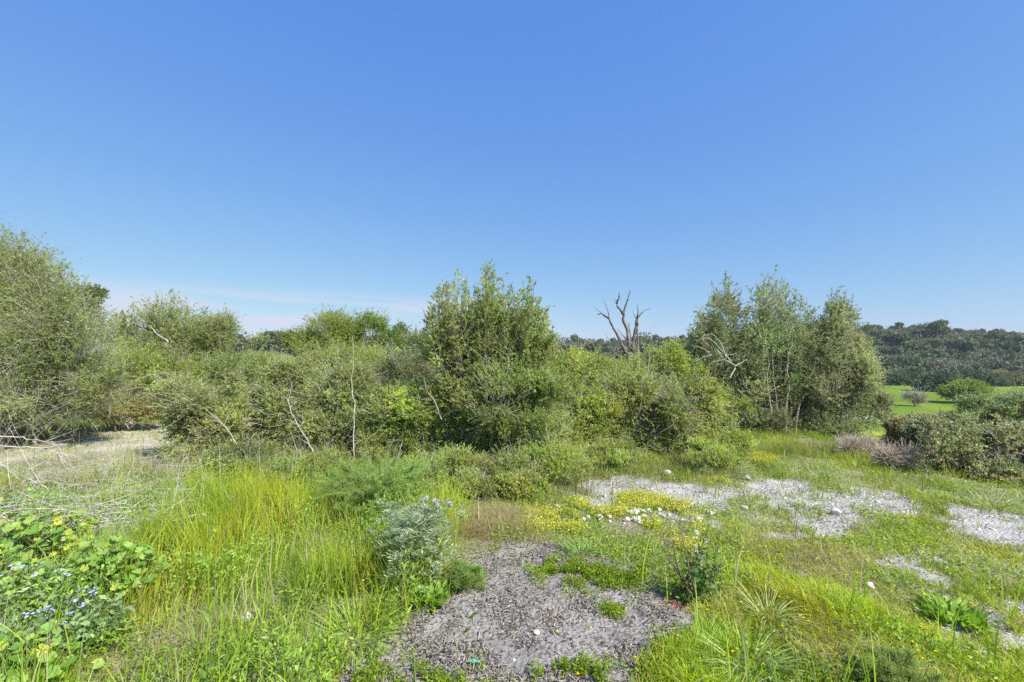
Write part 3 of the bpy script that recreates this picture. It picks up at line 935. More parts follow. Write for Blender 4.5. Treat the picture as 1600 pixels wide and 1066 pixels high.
for k, (px, dpt, bl, lab) in enumerate((
    (1405, 6.3, [(1412, 722, 26, 17), (1385, 716, 20, 13)], 'rusty pink heap of dry brush on the crest, the larger one'),
    (1345, 7.2, [(1348, 704, 28, 18), (1325, 702, 20, 14)], 'pinkish tan dry brush in front of the broad olive'))):
    shrub('dry_brush', lab, 'brush', px, dpt, bl, 105 + k, twigs=1700, per=4, leaf=(0.022, 0.005), tl=(0.2, 0.42),
          pal=[(0.46, 0.34, 0.23), (0.50, 0.41, 0.29), (0.52, 0.47, 0.33)], clump=0.3, bare=0.7, wild=0.6, twigcol=(0.56, 0.47, 0.38), tr=0.0022, stems=8, stem_r=0.008,
          group='heaps of dry brush')

# --- field bushes
shrub('round_bush', 'rounded bright yellow-green bush standing alone in the green field', 'bush', 1512, 98,
      [(1510, 612, 24, 10), (1490, 616, 14, 8), (1530, 616, 14, 7)], 110, twigs=2200, per=12, leaf=(0.34, 0.13), tl=(0.8, 1.7), pal=[(0.18, 0.25, 0.05), (0.26, 0.33, 0.06), (0.32, 0.38, 0.09)],
      clump=0.35, cs=1.2, stem_r=0.08, tr=0.012)
shrub('thin_bush', 'small leafless grey bush by the dark strip in the field', 'bush', 1428, 92,
      [(1428, 622, 15, 6), (1434, 628, 9, 5)], 111, twigs=700, per=6, leaf=(0.28, 0.09), tl=(0.7, 1.7), pal=[(0.2, 0.19, 0.12), (0.26, 0.25, 0.18), (0.3, 0.28, 0.22)],
      clump=0.3, cs=1.2, bare=0.6, stem_r=0.05, tr=0.02)
shrub('field_bush', 'low green bush beside the yellow flowers at the right end of the field', 'bush', 1600, 104,
      [(1600, 618, 16, 6), (1590, 622, 12, 5)], 112, twigs=800, per=10, leaf=(0.34, 0.13), tl=(0.8, 1.6), pal=DARK, clump=0.3, cs=1.2, stem_r=0.05, tr=0.012)
for k, (px, dpt, bl, lab) in enumerate((
    (1467, 128, [(1467, 597, 22, 11), (1448, 604, 15, 8), (1486, 600, 16, 10), (1468, 606, 28, 6)], 'dark rounded lentisk bush casting shadow on the bright field'),
    (1530, 148, [(1525, 594, 24, 11), (1547, 598, 20, 9), (1510, 599, 15, 8)], 'dark bush at the far edge of the field, right of the rounded one'),
    (1402, 152, [(1396, 592, 16, 8), (1415, 593, 16, 8)], 'blue-green bush at the far edge of the field beside the broad olive'),
    (1578, 150, [(1570, 592, 16, 9), (1595, 596, 18, 7)], 'reddish green bush at the foot of the wooded hill near the right edge'))):
    pl = [(0.08, 0.13, 0.07), (0.13, 0.19, 0.10), (0.2, 0.26, 0.15)] if k != 3 else [(0.2, 0.2, 0.09), (0.28, 0.25, 0.14), (0.36, 0.3, 0.2)]
    shrub('far_bush', lab, 'bush', px, dpt, bl, 115 + k, twigs=1700, per=12, leaf=(0.5, 0.28), tl=(0.8, 1.8), pal=pl, clump=0.36, cs=2.0, stem_r=0.15, tr=0.03,
          group='bushes along the far edge of the field', mat=M_far)


# ------------------------------------------------------------------ wood on the hill
def pine_arrays(seed, dead=False):
    rng = np.random.default_rng(seed)
    g = Geo()
    h = rng.uniform(4.6, 6.4)
    nl = rng.integers(5, 8)
    cx = np.stack([rng.normal(0, 1.5, nl), rng.normal(0, 1.5, nl), h - 1.6 + rng.normal(0, 0.6, nl)], -1)
    n = 200 if dead else 520
    k = rng.integers(0, nl, n)
    P = cx[k] + rand_dirs(rng, n) * rng.uniform(0.7, 1, (n, 1)) * np.array([1.4, 1.4, 0.8])
    ou = unit(P - cx[k] + rng.normal(0, 0.25, (n, 3)))
    D = unit(np.cross(ou, rng.normal(0, 1, (n, 3))))
    pal = np.array([(0.11, 0.14, 0.075), (0.14, 0.17, 0.09), (0.17, 0.195, 0.115)]) if not dead else np.array([(0.17, 0.165, 0.135), (0.21, 0.20, 0.17), (0.25, 0.24, 0.205)])
    c = pal[rng.integers(0, 3, n)] * rng.uniform(0.85, 1.15, (n, 1))
    leaves(g, P, D, rng.uniform(0.5, 1.0, n), rng.uniform(0.4, 0.7, n) * (0.55 if dead else 1), c, rng, up=0.0)
    gt = Geo()
    tc = (0.30, 0.27, 0.24) if dead else (0.22, 0.18, 0.15)
    for i in range(nl):
        tube(gt, [(0, 0, -0.6), (rng.normal(0, .15), rng.normal(0, .15), h * 0.35), cx[i] * np.array([.6, .6, .8]), cx[i]], [0.17, 0.13, 0.08, 0.04], 4, tc)
    return g, gt


PN = [pine_arrays(200 + i, i >= 3) for i in range(5)]


def cat_geo(g):
    return np.concatenate(g.v), np.concatenate(g.q), np.concatenate(g.c)


PA = [(cat_geo(a), cat_geo(b)) for a, b in PN]
rng = np.random.default_rng(7)
gw = Geo()
cand = []
for yy in np.arange(163, 285, 5.2):
    for xx in np.arange(-0.62 * yy, 1.22 * yy, 5.6):
        x = xx + rng.normal(0, 1.5); y = yy + rng.normal(0, 1.5)
        if x < 0.05 * y and rng.random() < 0.4:
            continue
        cand.append((x, y))
cand = np.array(cand)
zz = height(cand[:, 0], cand[:, 1])
dn = noise(cand[:, 0], cand[:, 1], None, 22, 8)
for (x, y), z, q in zip(cand, zz, dn):
    k = int(rng.integers(0, 3)) if rng.random() < (0.85 if q < 0.5 else 0.6) else int(rng.integers(3, 5))
    th = rng.uniform(0, 2 * PI); s = rng.uniform(0.8, 1.45) * (1.35 if rng.random() < 0.08 else 1)
    R = np.array([[math.cos(th), -math.sin(th), 0], [math.sin(th), math.cos(th), 0], [0, 0, 1]]) * s
    tint = rng.uniform(0.75, 1.15) * np.array([1 + rng.normal(0, .05), 1, 1 + rng.normal(0, .06)])
    for part in PA[k]:
        v, f, c = part
        gw.add(v @ R.T + np.array([x, y, z]), f, c * tint)
o = gw.build('woods', M_far)
tag(o, 'grey-green pine wood covering the hill beyond the field', 'wood', kind='stuff')

# single trees told apart at the foot of the hill
def far_tree(idx, px, depth, scale, label):
    a, b = PN[idx]
    r = thing('pine_tree', label, 'tree', at(px, depth) - np.array([0, 0, 0.1]), rz=px, group='trees at the foot of the hill')
    a.build('crown', M_far, r); b.build('trunk', M_bark, r)
    r.scale = (scale,) * 3
    return r
far_tree(0, 1437, 156, 1.15, 'dark pine standing left above the rounded field bush')
far_tree(3, 1476, 155, 1.1, 'bare grey tree with pale limbs right behind the rounded field bush')
far_tree(1, 1505, 157, 0.85, 'greenish tree between the rounded bush and the dark bush at the field edge')
far_tree(2, 1552, 158, 0.9, 'grey-green pine above the reddish bush at the hill foot')
far_tree(4, 1415, 158, 1.0, 'grey leafless tree behind the blue-green bush at the field edge')


# ------------------------------------------------------------------ grass and small growth
def scatter(rng, n, r0, r1, dens, a0=-54, a1=54):
    """points in front of the viewpoint, thinner with distance, kept with probability dens(x, y)"""
    r = rng.uniform(r0, r1, n); a = np.radians(rng.uniform(a0, a1, n))
    x = r * np.sin(a); y = r * np.cos(a)
    k = rng.random(n) < dens(x, y)
    x, y = x[k], y[k]
    return np.stack([x, y, height(x, y) - 0.006], -1)


def leanfield(P, s, seed, amt):
    a = noise(P[:, 0], P[:, 1], None, s, seed) * 4 * PI
    return np.stack([np.cos(a), np.sin(a)], -1) * amt


def patchy(x, y, s, seed, lo, hi):
    return sstep(lo, hi, fbm(x, y, s, seed, 3))


rng = np.random.default_rng(21)
gg = Geo()
free = lambda x, y: (1 - m_mulch(x, y)) * (1 - 0.65 * m_yellow(x, y)) * (1 - m_white(x, y) * (0.96 - 0.55 * patchy(x, y, 0.14, 170, 0.52, 0.66)))
m_straw = lambda x, y: sstep(-0.25, 0.15, sd_poly(x, y, Z_white[4]) + wob(x, y, 0.3))

# tall grass of the left foreground
P = scatter(rng, 185000, 1.4, 7.6, lambda x, y: m_tall(x, y) * (0.08 + 0.92 * patchy(x, y, 0.32, 7, 0.40, 0.56)) * free(x, y))
n = len(P)
hn = fbm(P[:, 0], P[:, 1], 0.6, 31, 2)
H = (0.05 + 0.44 * sstep(0.25, 0.75, hn)) * rng.uniform(0.35, 1.2, n)
lean = leanfield(P, 0.5, 2, 0.16) + rng.normal(0, 0.2, (n, 2))
tone = fbm(P[:, 0], P[:, 1], 0.5, 61, 3)[:, None]
gA = np.array([0.30, 0.44, 0.035]); gB = np.array([0.54, 0.59, 0.03]); gC = np.array([0.30, 0.44, 0.14])
mixv = np.clip((tone - 0.35) * 3.2 + rng.normal(0, 0.25, (n, 1)), 0, 1)
top = gA * (1 - mixv) + gB * mixv
blu = (rng.random((n, 1)) < sstep(0.45, 0.62, fbm(P[:, 0], P[:, 1], 0.8, 71, 2))[:, None] * 0.7)
top = np.where(blu, gC, top)
dry = rng.random((n, 1)) < 0.06
top = np.where(dry, np.array([0.46, 0.40, 0.22]), top) * rng.uniform(0.75, 1.2, (n, 1))
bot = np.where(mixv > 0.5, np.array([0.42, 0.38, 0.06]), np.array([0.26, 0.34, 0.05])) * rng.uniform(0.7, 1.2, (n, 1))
kink = rng.random(n) < 0.06
lean[kink] += rng.normal(0, 1.2, (kink.sum(), 2))
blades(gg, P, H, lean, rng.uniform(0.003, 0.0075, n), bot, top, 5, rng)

# broad blades and stems close to the viewpoint
P = scatter(rng, 14000, 1.4, 4.6, lambda x, y: (0.12 + 0.88 * m_tall(x, y)) * patchy(x, y, 0.3, 207, 0.42, 0.6) * free(x, y))
n = len(P)
c = np.where(rng.random((n, 1)) < 0.2, np.array([0.55, 0.52, 0.3]), np.where(rng.random((n, 1)) < 0.5, np.array([0.30, 0.48, 0.04]), np.array([0.46, 0.6, 0.05])))
blades(gg, P, rng.uniform(0.12, 0.42, n), rng.normal(0, 0.25, (n, 2)), rng.uniform(0.004, 0.010, n), c * 0.8, c * rng.uniform(0.8, 1.15, (n, 1)), 6, rng)

# meadow grass at the right, reddish at the foot
P = scatter(rng, 520000, 1.5, 8.5, lambda x, y: m_meadow(x, y) * (0.35 + 0.65 * patchy(x, y, 0.4, 8, 0.35, 0.6)) * free(x, y), -5, 56)
n = len(P)
hn = fbm(P[:, 0], P[:, 1], 0.7, 32, 2)
H = (0.02 + 0.04 * hn + 0.055 * sstep(0.55, 0.68, fbm(P[:, 0], P[:, 1], 0.5, 332, 2))) * rng.uniform(0.4, 1.3, n)
tone = fbm(P[:, 0], P[:, 1], 0.6, 62, 3)[:, None]
mixv = np.clip((tone - 0.38) * 3.5 + rng.normal(0, 0.25, (n, 1)), 0, 1)
top = np.array([0.38, 0.56, 0.03]) * (1 - mixv) + np.array([0.60, 0.68, 0.04]) * mixv
red = rng.random((n, 1)) < 0.28 * sstep(0.45, 0.65, fbm(P[:, 0], P[:, 1], 0.5, 64, 3))[:, None]
top = np.where(red, np.array([0.48, 0.36, 0.08]), top)
dry = rng.random((n, 1)) < 0.05
top = np.where(dry, np.array([0.44, 0.38, 0.2]), top) * rng.uniform(0.75, 1.2, (n, 1))
blades(gg, P, H, leanfield(P, 0.4, 5, 0.3) + rng.normal(0, 0.45, (n, 2)), rng.uniform(0.0035, 0.008, n), np.array([0.40, 0.38, 0.06]), top, 3, rng)

# short growth everywhere else up to the thicket
P = scatter(rng, 420000, 1.4, 15, lambda x, y: (1 - 0.85 * m_tall(x, y)) * (0.15 + 0.85 * patchy(x, y, 0.4, 9, 0.36, 0.58)) * free(x, y) * (1 - 0.8 * m_straw(x, y)), -72, 80)
n = len(P)
hn = fbm(P[:, 0], P[:, 1], 0.8, 35, 2)
H = (0.03 + 0.22 * hn * sstep(3, 6, P[:, 1])) * rng.uniform(0.4, 1.3, n)
ye = sstep(0.45, 0.65, fbm(P[:, 0], P[:, 1], 0.9, 66, 2))[:, None]
top = np.array([0.32, 0.44, 0.06]) * (1 - ye) + np.array([0.53, 0.57, 0.05]) * ye
gr = rng.random((n, 1)) < 0.3
top = np.where(gr, np.array([0.24, 0.27, 0.12]), top) * rng.uniform(0.7, 1.2, (n, 1))
blades(gg, P, H, leanfield(P, 0.4, 6, 0.3) + rng.normal(0, 0.4, (n, 2)), rng.uniform(0.003, 0.007, n) * (1 + 0.08 * P[:, 1]), np.array([0.30, 0.34, 0.06]), top, 3, rng)

# high weeds along the foot of the thicket
def fringe(x, y):
    c = np.interp(x, [-8, -4.5, -3.2, -1.5, 0, 1.2, 2.0, 3.5, 5, 7], [5.7, 5.8, 5.9, 5.8, 5.6, 5.9, 6.6, 7.2, 7.8, 7.8])
    return np.exp(-((y - c + 0.2) / 0.45) ** 2)
P = scatter(rng, 160000, 4.5, 10, lambda x, y: fringe(x, y) * (1 - 0.8 * m_white(x, y)) * (1 - 0.85 * m_straw(x, y)) * (0.2 + 0.8 * patchy(x, y, 0.35, 10, 0.4, 0.6)))
n = len(P)
H = (0.12 + 0.35 * fbm(P[:, 0], P[:, 1], 0.5, 36, 2)) * rng.uniform(0.4, 1.2, n) * np.where(P[:, 0] > 1.0, 0.6, 1)
v = sstep(0.4, 0.65, fbm(P[:, 0], P[:, 1], 0.6, 67, 2))[:, None]
top = np.array([0.24, 0.37, 0.07]) * (1 - v) + np.array([0.42, 0.47, 0.08]) * v
top = np.where(rng.random((n, 1)) < 0.22, np.array([0.40, 0.36, 0.24]), top) * rng.uniform(0.7, 1.2, (n, 1))
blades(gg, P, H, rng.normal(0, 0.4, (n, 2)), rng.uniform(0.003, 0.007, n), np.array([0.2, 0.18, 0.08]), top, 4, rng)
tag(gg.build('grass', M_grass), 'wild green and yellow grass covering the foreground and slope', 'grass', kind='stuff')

# leafy ground cover between the grass
gc = Geo()
P = scatter(rng, 240000, 1.4, 9, lambda x, y: patchy(x, y, 0.35, 14, 0.42, 0.6) * (1 - m_mulch(x, y)) * (1 - 0.95 * m_white(x, y)))
n = len(P)
P[:, 2] += rng.uniform(0.0, 0.06, n) + 0.1 * m_tall(P[:, 0], P[:, 1]) * rng.random(n)
v = fbm(P[:, 0], P[:, 1], 0.4, 68, 2)[:, None]
c = np.array([0.20, 0.34, 0.04]) * (1 - v) + np.array([0.38, 0.47, 0.07]) * v
leaves(gc, P, unit(rng.normal(0, 1, (n, 3)) * np.array([1, 1, 0.5]) + np.array([0, 0, 0.3])), rng.uniform(0.012, 0.035, n), rng.uniform(0.006, 0.016, n), c * rng.uniform(0.7, 1.25, (n, 1)), rng, up=0.8)
P = scatter(rng, 130000, 1.5, 6.6, lambda x, y: m_tall(x, y) * patchy(x, y, 0.3, 214, 0.47, 0.58))
n = len(P)
pk = sstep(0.47, 0.7, fbm(P[:, 0], P[:, 1], 0.3, 214, 3))
P[:, 2] += rng.random(n) ** 0.7 * (0.08 + 0.28 * pk)
v = fbm(P[:, 0], P[:, 1], 0.35, 215, 2)[:, None]
c = np.array([0.16, 0.32, 0.05]) * (1 - v) + np.array([0.40, 0.54, 0.08]) * v
leaves(gc, P, unit(rng.normal(0, 1, (n, 3)) + np.array([0, 0, 0.5])), rng.uniform(0.02, 0.05, n), rng.uniform(0.006, 0.015, n), c * rng.uniform(0.75, 1.2, (n, 1)), rng, up=0.5)
# isolated low rosettes and green mats in the mulch
for px, row, w in ((905, 895, 0.30), (880, 888, 0.2), (930, 905, 0.15), (962, 955, 0.08), (985, 895, 0.25), (1030, 905, 0.2), (560, 1060, 0.25), (870, 1050, 0.1), (915, 1055, 0.12), (700, 1062, 0.2), (1045, 1040, 0.2)):
    p0 = ground(px, row)
    n = int(9000 * w)
    n = n * 2
    q = p0 + rng.normal(0, 1, (n, 3)) * np.array([w * 0.6, w * 0.42, 0])
    q = q[noise(q[:, 0], q[:, 1], None, 0.09, 222) + 0.5 * noise(q[:, 0], q[:, 1], None, 0.03, 223) > 0.78]
    n = len(q)
    q[:, 2] = height(q[:, 0], q[:, 1]) + rng.uniform(0, 0.05, n)
    v = rng.random((n, 1))
    leaves(gc, q, unit(rng.normal(0, 1, (n, 3)) * np.array([1, 1, 0.6]) + np.array([0, 0, 0.4])), rng.uniform(0.008, 0.022, n), rng.uniform(0.004, 0.012, n),
           (np.array([0.18, 0.30, 0.02]) * (1 - v) + np.array([0.32, 0.40, 0.03]) * v), rng, up=0.8)
tag(gc.build('ground_cover', M_grass), 'small leafy weeds between the grass stems', 'weeds', kind='stuff')

# straw and dry stalks
gs = Geo()
ZS = Z_white[4]
P = scatter(rng, 170000, 4.2, 9.5, lambda x, y: m_straw(x, y) * 0.95 + 0.02)
n = len(P)
P[:, 2] += rng.uniform(0, 0.06, n)
blades(gs, P, rng.uniform(0.02, 0.10, n), rng.normal(0, 1.6, (n, 2)), rng.uniform(0.003, 0.006, n), np.array([0.50, 0.46, 0.38]), np.array([0.68, 0.64, 0.54]) * rng.uniform(0.65, 1.1, (n, 1)), 3, rng)
# dry tuft right of the thistle and scattered straw in the tall grass
for px, row, w, n, hh in ((765, 815, 0.22, 2600, 0.16), (720, 830, 0.14, 1000, 0.14), (800, 830, 0.2, 1400, 0.08), (1240, 870, 0.4, 1500, 0.08), (220, 915, 0.14, 900, 0.06), (385, 985, 0.15, 500, 0.06)):
    p0 = ground(px, row)
    q = p0 + rng.normal(0, 1, (n, 3)) * np.array([w, w * 0.7, 0])
    q[:, 2] = height(q[:, 0], q[:, 1])
    blades(gs, q, rng.uniform(0.4, 1.2, n) * hh, rng.normal(0, 0.8, (n, 2)), rng.uniform(0.002, 0.004, n), np.array([0.36, 0.29, 0.17]), np.array([0.5, 0.42, 0.22]) * rng.uniform(0.7, 1.1, (n, 1)), 4, rng)
# upright dead stalks before the left thicket
P = scatter(rng, 7000, 5.6, 7.6, lambda x, y: ((x < -1.6) & (x > -6.5)) * (0.05 + 0.6 * patchy(x, y, 0.3, 15, 0.5, 0.66)))
n = len(P)
blades(gs, P, rng.uniform(0.15, 0.75, n), rng.normal(0, 0.22, (n, 2)), rng.uniform(0.004, 0.008, n), np.array([0.42, 0.37, 0.28]), np.array([0.55, 0.50, 0.42]) * rng.uniform(0.7, 1.1, (n, 1)), 5, rng)
tag(gs.build('dry_grass', M_grass), 'bleached straw and dry stalks lying over the clearing', 'straw', kind='stuff')

# dead thatch lying through the living grass
gs = Geo()
P = scatter(rng, 60000, 1.4, 7.5, lambda x, y: (0.5 * m_tall(x, y) + 0.08 * m_meadow(x, y) + 0.10) * patchy(x, y, 0.35, 207, 0.42, 0.6) * (1 - m_mulch(x, y)))
n = len(P)
P[:, 2] += rng.uniform(0, 0.08, n)
blades(gs, P, rng.uniform(0.03, 0.12, n), rng.normal(0, 1.6, (n, 2)), rng.uniform(0.002, 0.005, n), np.array([0.34, 0.28, 0.16]), np.array([0.52, 0.46, 0.30]) * rng.uniform(0.5, 1.15, (n, 1)), 4, rng)
P = scatter(rng, 110000, 5.4, 9.6, m_straw, -52, -32)
n = len(P)
blades(gs, P, rng.uniform(0.03, 0.12, n), rng.normal(0, 1.6, (n, 2)), rng.uniform(0.004, 0.008, n), np.array([0.46, 0.42, 0.32]), np.array([0.66, 0.62, 0.50]) * rng.uniform(0.6, 1.1, (n, 1)), 4, rng)
tag(gs.build('thatch', M_grass), 'dead brown thatch lying between the living grass blades', 'thatch', kind='stuff')

# tiny yellow flower carpet
gy = Geo()
P = scatter(rng, 420000, 3.2, 8.6, lambda x, y: m_yellow(x, y) * patchy(x, y, 0.25, 16, 0.34, 0.52) * (1 - m_mulch(x, y)), -2, 32)
n = len(P)
hz = rng.uniform(0.02, 0.075, n)
P2 = P.copy(); P2[:, 2] += hz
v = fbm(P[:, 0], P[:, 1], 0.3, 69, 2)[:, None]
c = np.array([0.66, 0.68, 0.12]) * (1 - v) + np.array([0.74, 0.66, 0.07]) * v
og = rng.random((n, 1)) < 0.3
c = np.where(og, np.array([0.30, 0.33, 0.04]), c)
leaves(gy, P2, unit(rng.normal(0, 1, (n, 3)) * np.array([1, 1, 0.4])), rng.uniform(0.007, 0.016, n), rng.uniform(0.006, 0.011, n), c * rng.uniform(0.8, 1.15, (n, 1)), rng, up=1.5)
sel = rng.random(n) < 0.35
blades(gy, P[sel], hz[sel], rng.normal(0, 0.2, (sel.sum(), 2)), np.full(sel.sum(), 0.003), np.array([0.35, 0.25, 0.08]), np.array([0.3, 0.33, 0.04]), 3, rng)
# stray yellow flowers over the meadow
P = scatter(rng, 1500, 1.8, 9, lambda x, y: 0.35 * (m_meadow(x, y) + 0.15), 0, 52)
n = len(P)
for k in range(5):
    a = k / 5 * 2 * PI
    q = P.copy(); q[:, 2] += 0.09
    leaves(gy, q, np.tile(unit(np.array([math.cos(a), math.sin(a), 0.25])), (n, 1)), 0.009, 0.008, np.array([0.75, 0.6, 0.02]), rng, up=3)
tag(gy.build('flower_carpet', M_petal), 'low carpet of tiny yellow flowers beside the white gravel', 'flowers', kind='stuff')


# ------------------------------------------------------------------ wood chips, gravel, stones
def boxes(g, P, D, Nn, L, W, T, col):
    S = np.cross(Nn, D)
    c = []
    for sx, sy, sz in ((-1, -1, -1), (1, -1, -1), (1, 1, -1), (-1, 1, -1), (-1, -1, 1), (1, -1, 1), (1, 1, 1), (-1, 1, 1)):
        taper = 0.6 if sx > 0 else 1.0
        c.append(P + D * (sx * L / 2)[:, None] + S * (sy * taper * W / 2)[:, None] + Nn * (sz * T / 2)[:, None])
    V = np.stack(c, 1)
    n = len(P)
    b = np.arange(n)[:, None, None] * 8
    F = np.array([[0, 3, 2, 1], [4, 5, 6, 7], [0, 1, 5, 4], [1, 2, 6, 5], [2, 3, 7, 6], [3, 0, 4, 7]])[None] + b
    g.add(V.reshape(-1, 3), F.reshape(-1, 4), np.repeat(col, 8, 0))


gm = Geo()
P = scatter(rng, 190000, 1.3, 8.5, lambda x, y: np.maximum(m_mulch(x, y) * (0.12 + 0.88 * patchy(x, y, 0.22, 18, 0.40, 0.58)), 0.3 * m_white(x, y) * patchy(x, y, 0.3, 19, 0.45, 0.65)), -30, 50)
n = len(P)
P[:, 2] += rng.uniform(0.004, 0.022, n)
D = unit(rng.normal(0, 1, (n, 3)) * np.array([1, 1, 0.25])); Nn = unit(np.cross(D, unit(rng.normal(0, 0.3, (n, 3)) + np.array([0, 0, 1.0]))))
Nn = np.cross(Nn, D)
L = rng.gamma(3.0, 0.0075, n) + 0.008
col = np.array([0.225, 0.195, 0.16]) * rng.uniform(0.4, 1.8, (n, 1)) * (1 + rng.normal(0, 0.04, (n, 3)))
pc = rng.random((n, 1)) < 0.16
col = np.where(pc, np.array([0.46, 0.42, 0.36]) * rng.uniform(0.8, 1.1, (n, 1)), col)
boxes(gm, P, D, Nn, L, rng.uniform(0.0025, 0.007, n), rng.uniform(0.001, 0.003, n), col)
tag(gm.build('wood_chips', M_chip), 'grey weathered wood chips strewn over the bare white ground', 'wood chips', kind='stuff')

# gravel
ico_v = []
ph = (1 + 5 ** 0.5) / 2
for a, b in ((-1, ph), (1, ph), (-1, -ph), (1, -ph)):
    ico_v += [(a, b, 0)]
for a, b in ((-1, ph), (1, ph), (-1, -ph), (1, -ph)):
    ico_v += [(0, a, b)]
for a, b in ((-1, ph), (1, ph), (-1, -ph), (1, -ph)):
    ico_v += [(b, 0, a)]
ico_v = unit(np.array(ico_v, float))
from mathutils import Vector
import bmesh
bm = bmesh.new()
bmesh.ops.create_icosphere(bm, subdivisions=1, radius=1)
bm.verts.ensure_lookup_table()
IV = np.array([v.co[:] for v in bm.verts]); IF = np.array([[v.index for v in f.verts] for f in bm.faces])
bm.free()
bm = bmesh.new()
bmesh.ops.create_icosphere(bm, subdivisions=3, radius=1)
bm.verts.ensure_lookup_table()
BV = np.array([v.co[:] for v in bm.verts]); BF = np.array([[v.index for v in f.verts] for f in bm.faces])
bm.free()
gp = Geo()
P = scatter(rng, 90000, 1.3, 12, lambda x, y: np.maximum(m_white(x, y), 0.06 * m_mulch(x, y)) * patchy(x, y, 0.3, 19, 0.35, 0.6) * 0.55)
n = len(P)
R = (rng.gamma(1.6, 0.0036, n) + 0.002) * np.where(m_mulch(P[:, 0], P[:, 1]) > 0.5, 0.55, 1.0)
V = IV[None] * R[:, None, None] * rng.uniform(0.6, 1.3, (n, 1, 3)) * np.array([1, 1, 0.7]) * rng.uniform(0.85, 1.15, (n, len(IV), 1))
V = V + P[:, None] + np.array([0, 0, 0.004])
F = IF[None] + (np.arange(n) * len(IV))[:, None, None]
col = np.array([0.60, 0.58, 0.54]) * rng.uniform(0.6, 1.15, (n, 1))
gp.add(V.reshape(-1, 3), F.reshape(-1, 3), np.repeat(col, len(IV), 0))
tag(gp.build('gravel', M_stone), 'loose white limestone gravel on the bare ground', 'gravel', kind='stuff')


def stone_mesh(seed, col=(0.56, 0.54, 0.50)):
    v = BV.copy()
    f = 1 + 0.5 * (noise(v[:, 0] + 5, v[:, 1] + 5, v[:, 2] + 5, 0.9, seed) - 0.5) + 0.2 * (noise(v[:, 0] + 5, v[:, 1] + 5, v[:, 2] + 5, 0.35, seed) - 0.5)
    v = v * f[:, None]
    for k in range(5):
        d = rand_dirs(np.random.default_rng(seed * 7 + k), 1)[0]
        s = v @ d
        v = v - np.maximum(s - 0.72, 0)[:, None] * d
    g = Geo(); g.add(v * np.array([1, 0.85, 0.62]), BF, col)
    return g


st_protos = [stone_mesh(300 + i) for i in range(4)]
st_me = [s.mesh('white_stone', M_stone) for s in st_protos]
SPOTS = []
rs = np.random.default_rng(77)
for i in range(62):
    SPOTS.append((992 + rs.normal(0, 46), 800 + rs.normal(0, 12), rs.uniform(0.014, 0.040)))
for i in range(10):
    SPOTS.append((rs.uniform(1060, 1110), rs.uniform(800, 850), rs.uniform(0.018, 0.04)))
for px, row, r in SPOTS:
    p = ground(px, row)
    o = bpy.data.objects.new('white_stone', st_me[rs.integers(0, 4)]); C.objects.link(o)
    o.location = p + np.array([0, 0, r * 0.45]); o.scale = (r, r, r * rs.uniform(0.8, 1.2)); o.rotation_euler = (0, 0, rs.uniform(0, 6.28))
    tag(o, 'fist-sized white stone among the yellow flowers by the gravel', 'stone', 'white stones among the yellow flowers')
for px, row, r, lab in ((1042, 742, 0.06, 'single white boulder on the far rim of the gravel below the wide shrub'), (1165, 748, 0.05, 'white stone beside the bleached stick at the edge of the gravel'),
                        (388, 968, 0.045, 'pale stone half hidden in the tall grass left of the mulch'), (1352, 915, 0.03, 'small white stone alone in the meadow grass'),
                        (838, 985, 0.022, 'tan pebble lying alone on the wood chips'), (1300, 802, 0.05, 'flat white stone in the grass at the right end of the gravel')):
    p = ground(px, row)
    o = bpy.data.objects.new('white_stone', st_me[rs.integers(0, 4)]); C.objects.link(o)
    o.location = p + np.array([0, 0, r * 0.5]); o.scale = (r,) * 3; o.rotation_euler = (0, 0, rs.uniform(0, 6.28))
    tag(o, lab, 'stone')


# ------------------------------------------------------------------ dead branches and stalks
def stick(name, label, pts, r, col=PALE, cat='branch', depth=None, group=None, side=4, seed=1, sub=0.35):
    """pts: (col,row,height above ground) with the ground point taken under (col,row of the ground contact)"""
    rg = np.random.default_rng(seed)
    W = []
    for px, row, d in pts:
        W.append(at(px, d, row))
    W = np.array(W)
    b = W[0].copy()
    root = thing(name, label, cat, b, group=group)
    g = Geo()
    L = np.linalg.norm(W[-1] - W[0])
    r = r * 0.85
    tube(g, W - b, np.linspace(r, r * 0.3, len(W)), 6, col, rg, L * 0.009)
    g.build('stem', M_bark, root, True)
    if side:
        for k in range(side):
            g2 = Geo()
            i = rg.integers(1, len(W))
            f = rg.random()
            s = W[i - 1] * (1 - f) + W[i] * f - b
            ax = unit((W[i] - W[i - 1])[None])[0]
            d = unit((ax + rg.normal(0, 0.7, 3))[None])[0]
            l = L * sub * rg.uniform(0.4, 1.0)
            tube(g2, [s, s + d * l * 0.5 + rg.normal(0, l * 0.05, 3), s + d * l + rg.normal(0, l * 0.12, 3)], [r * 0.5, r * 0.35, r * 0.15], 4, np.array(col) * rg.uniform(0.8, 1.1))
            g2.build('twig', M_bark, root, True)
    return root


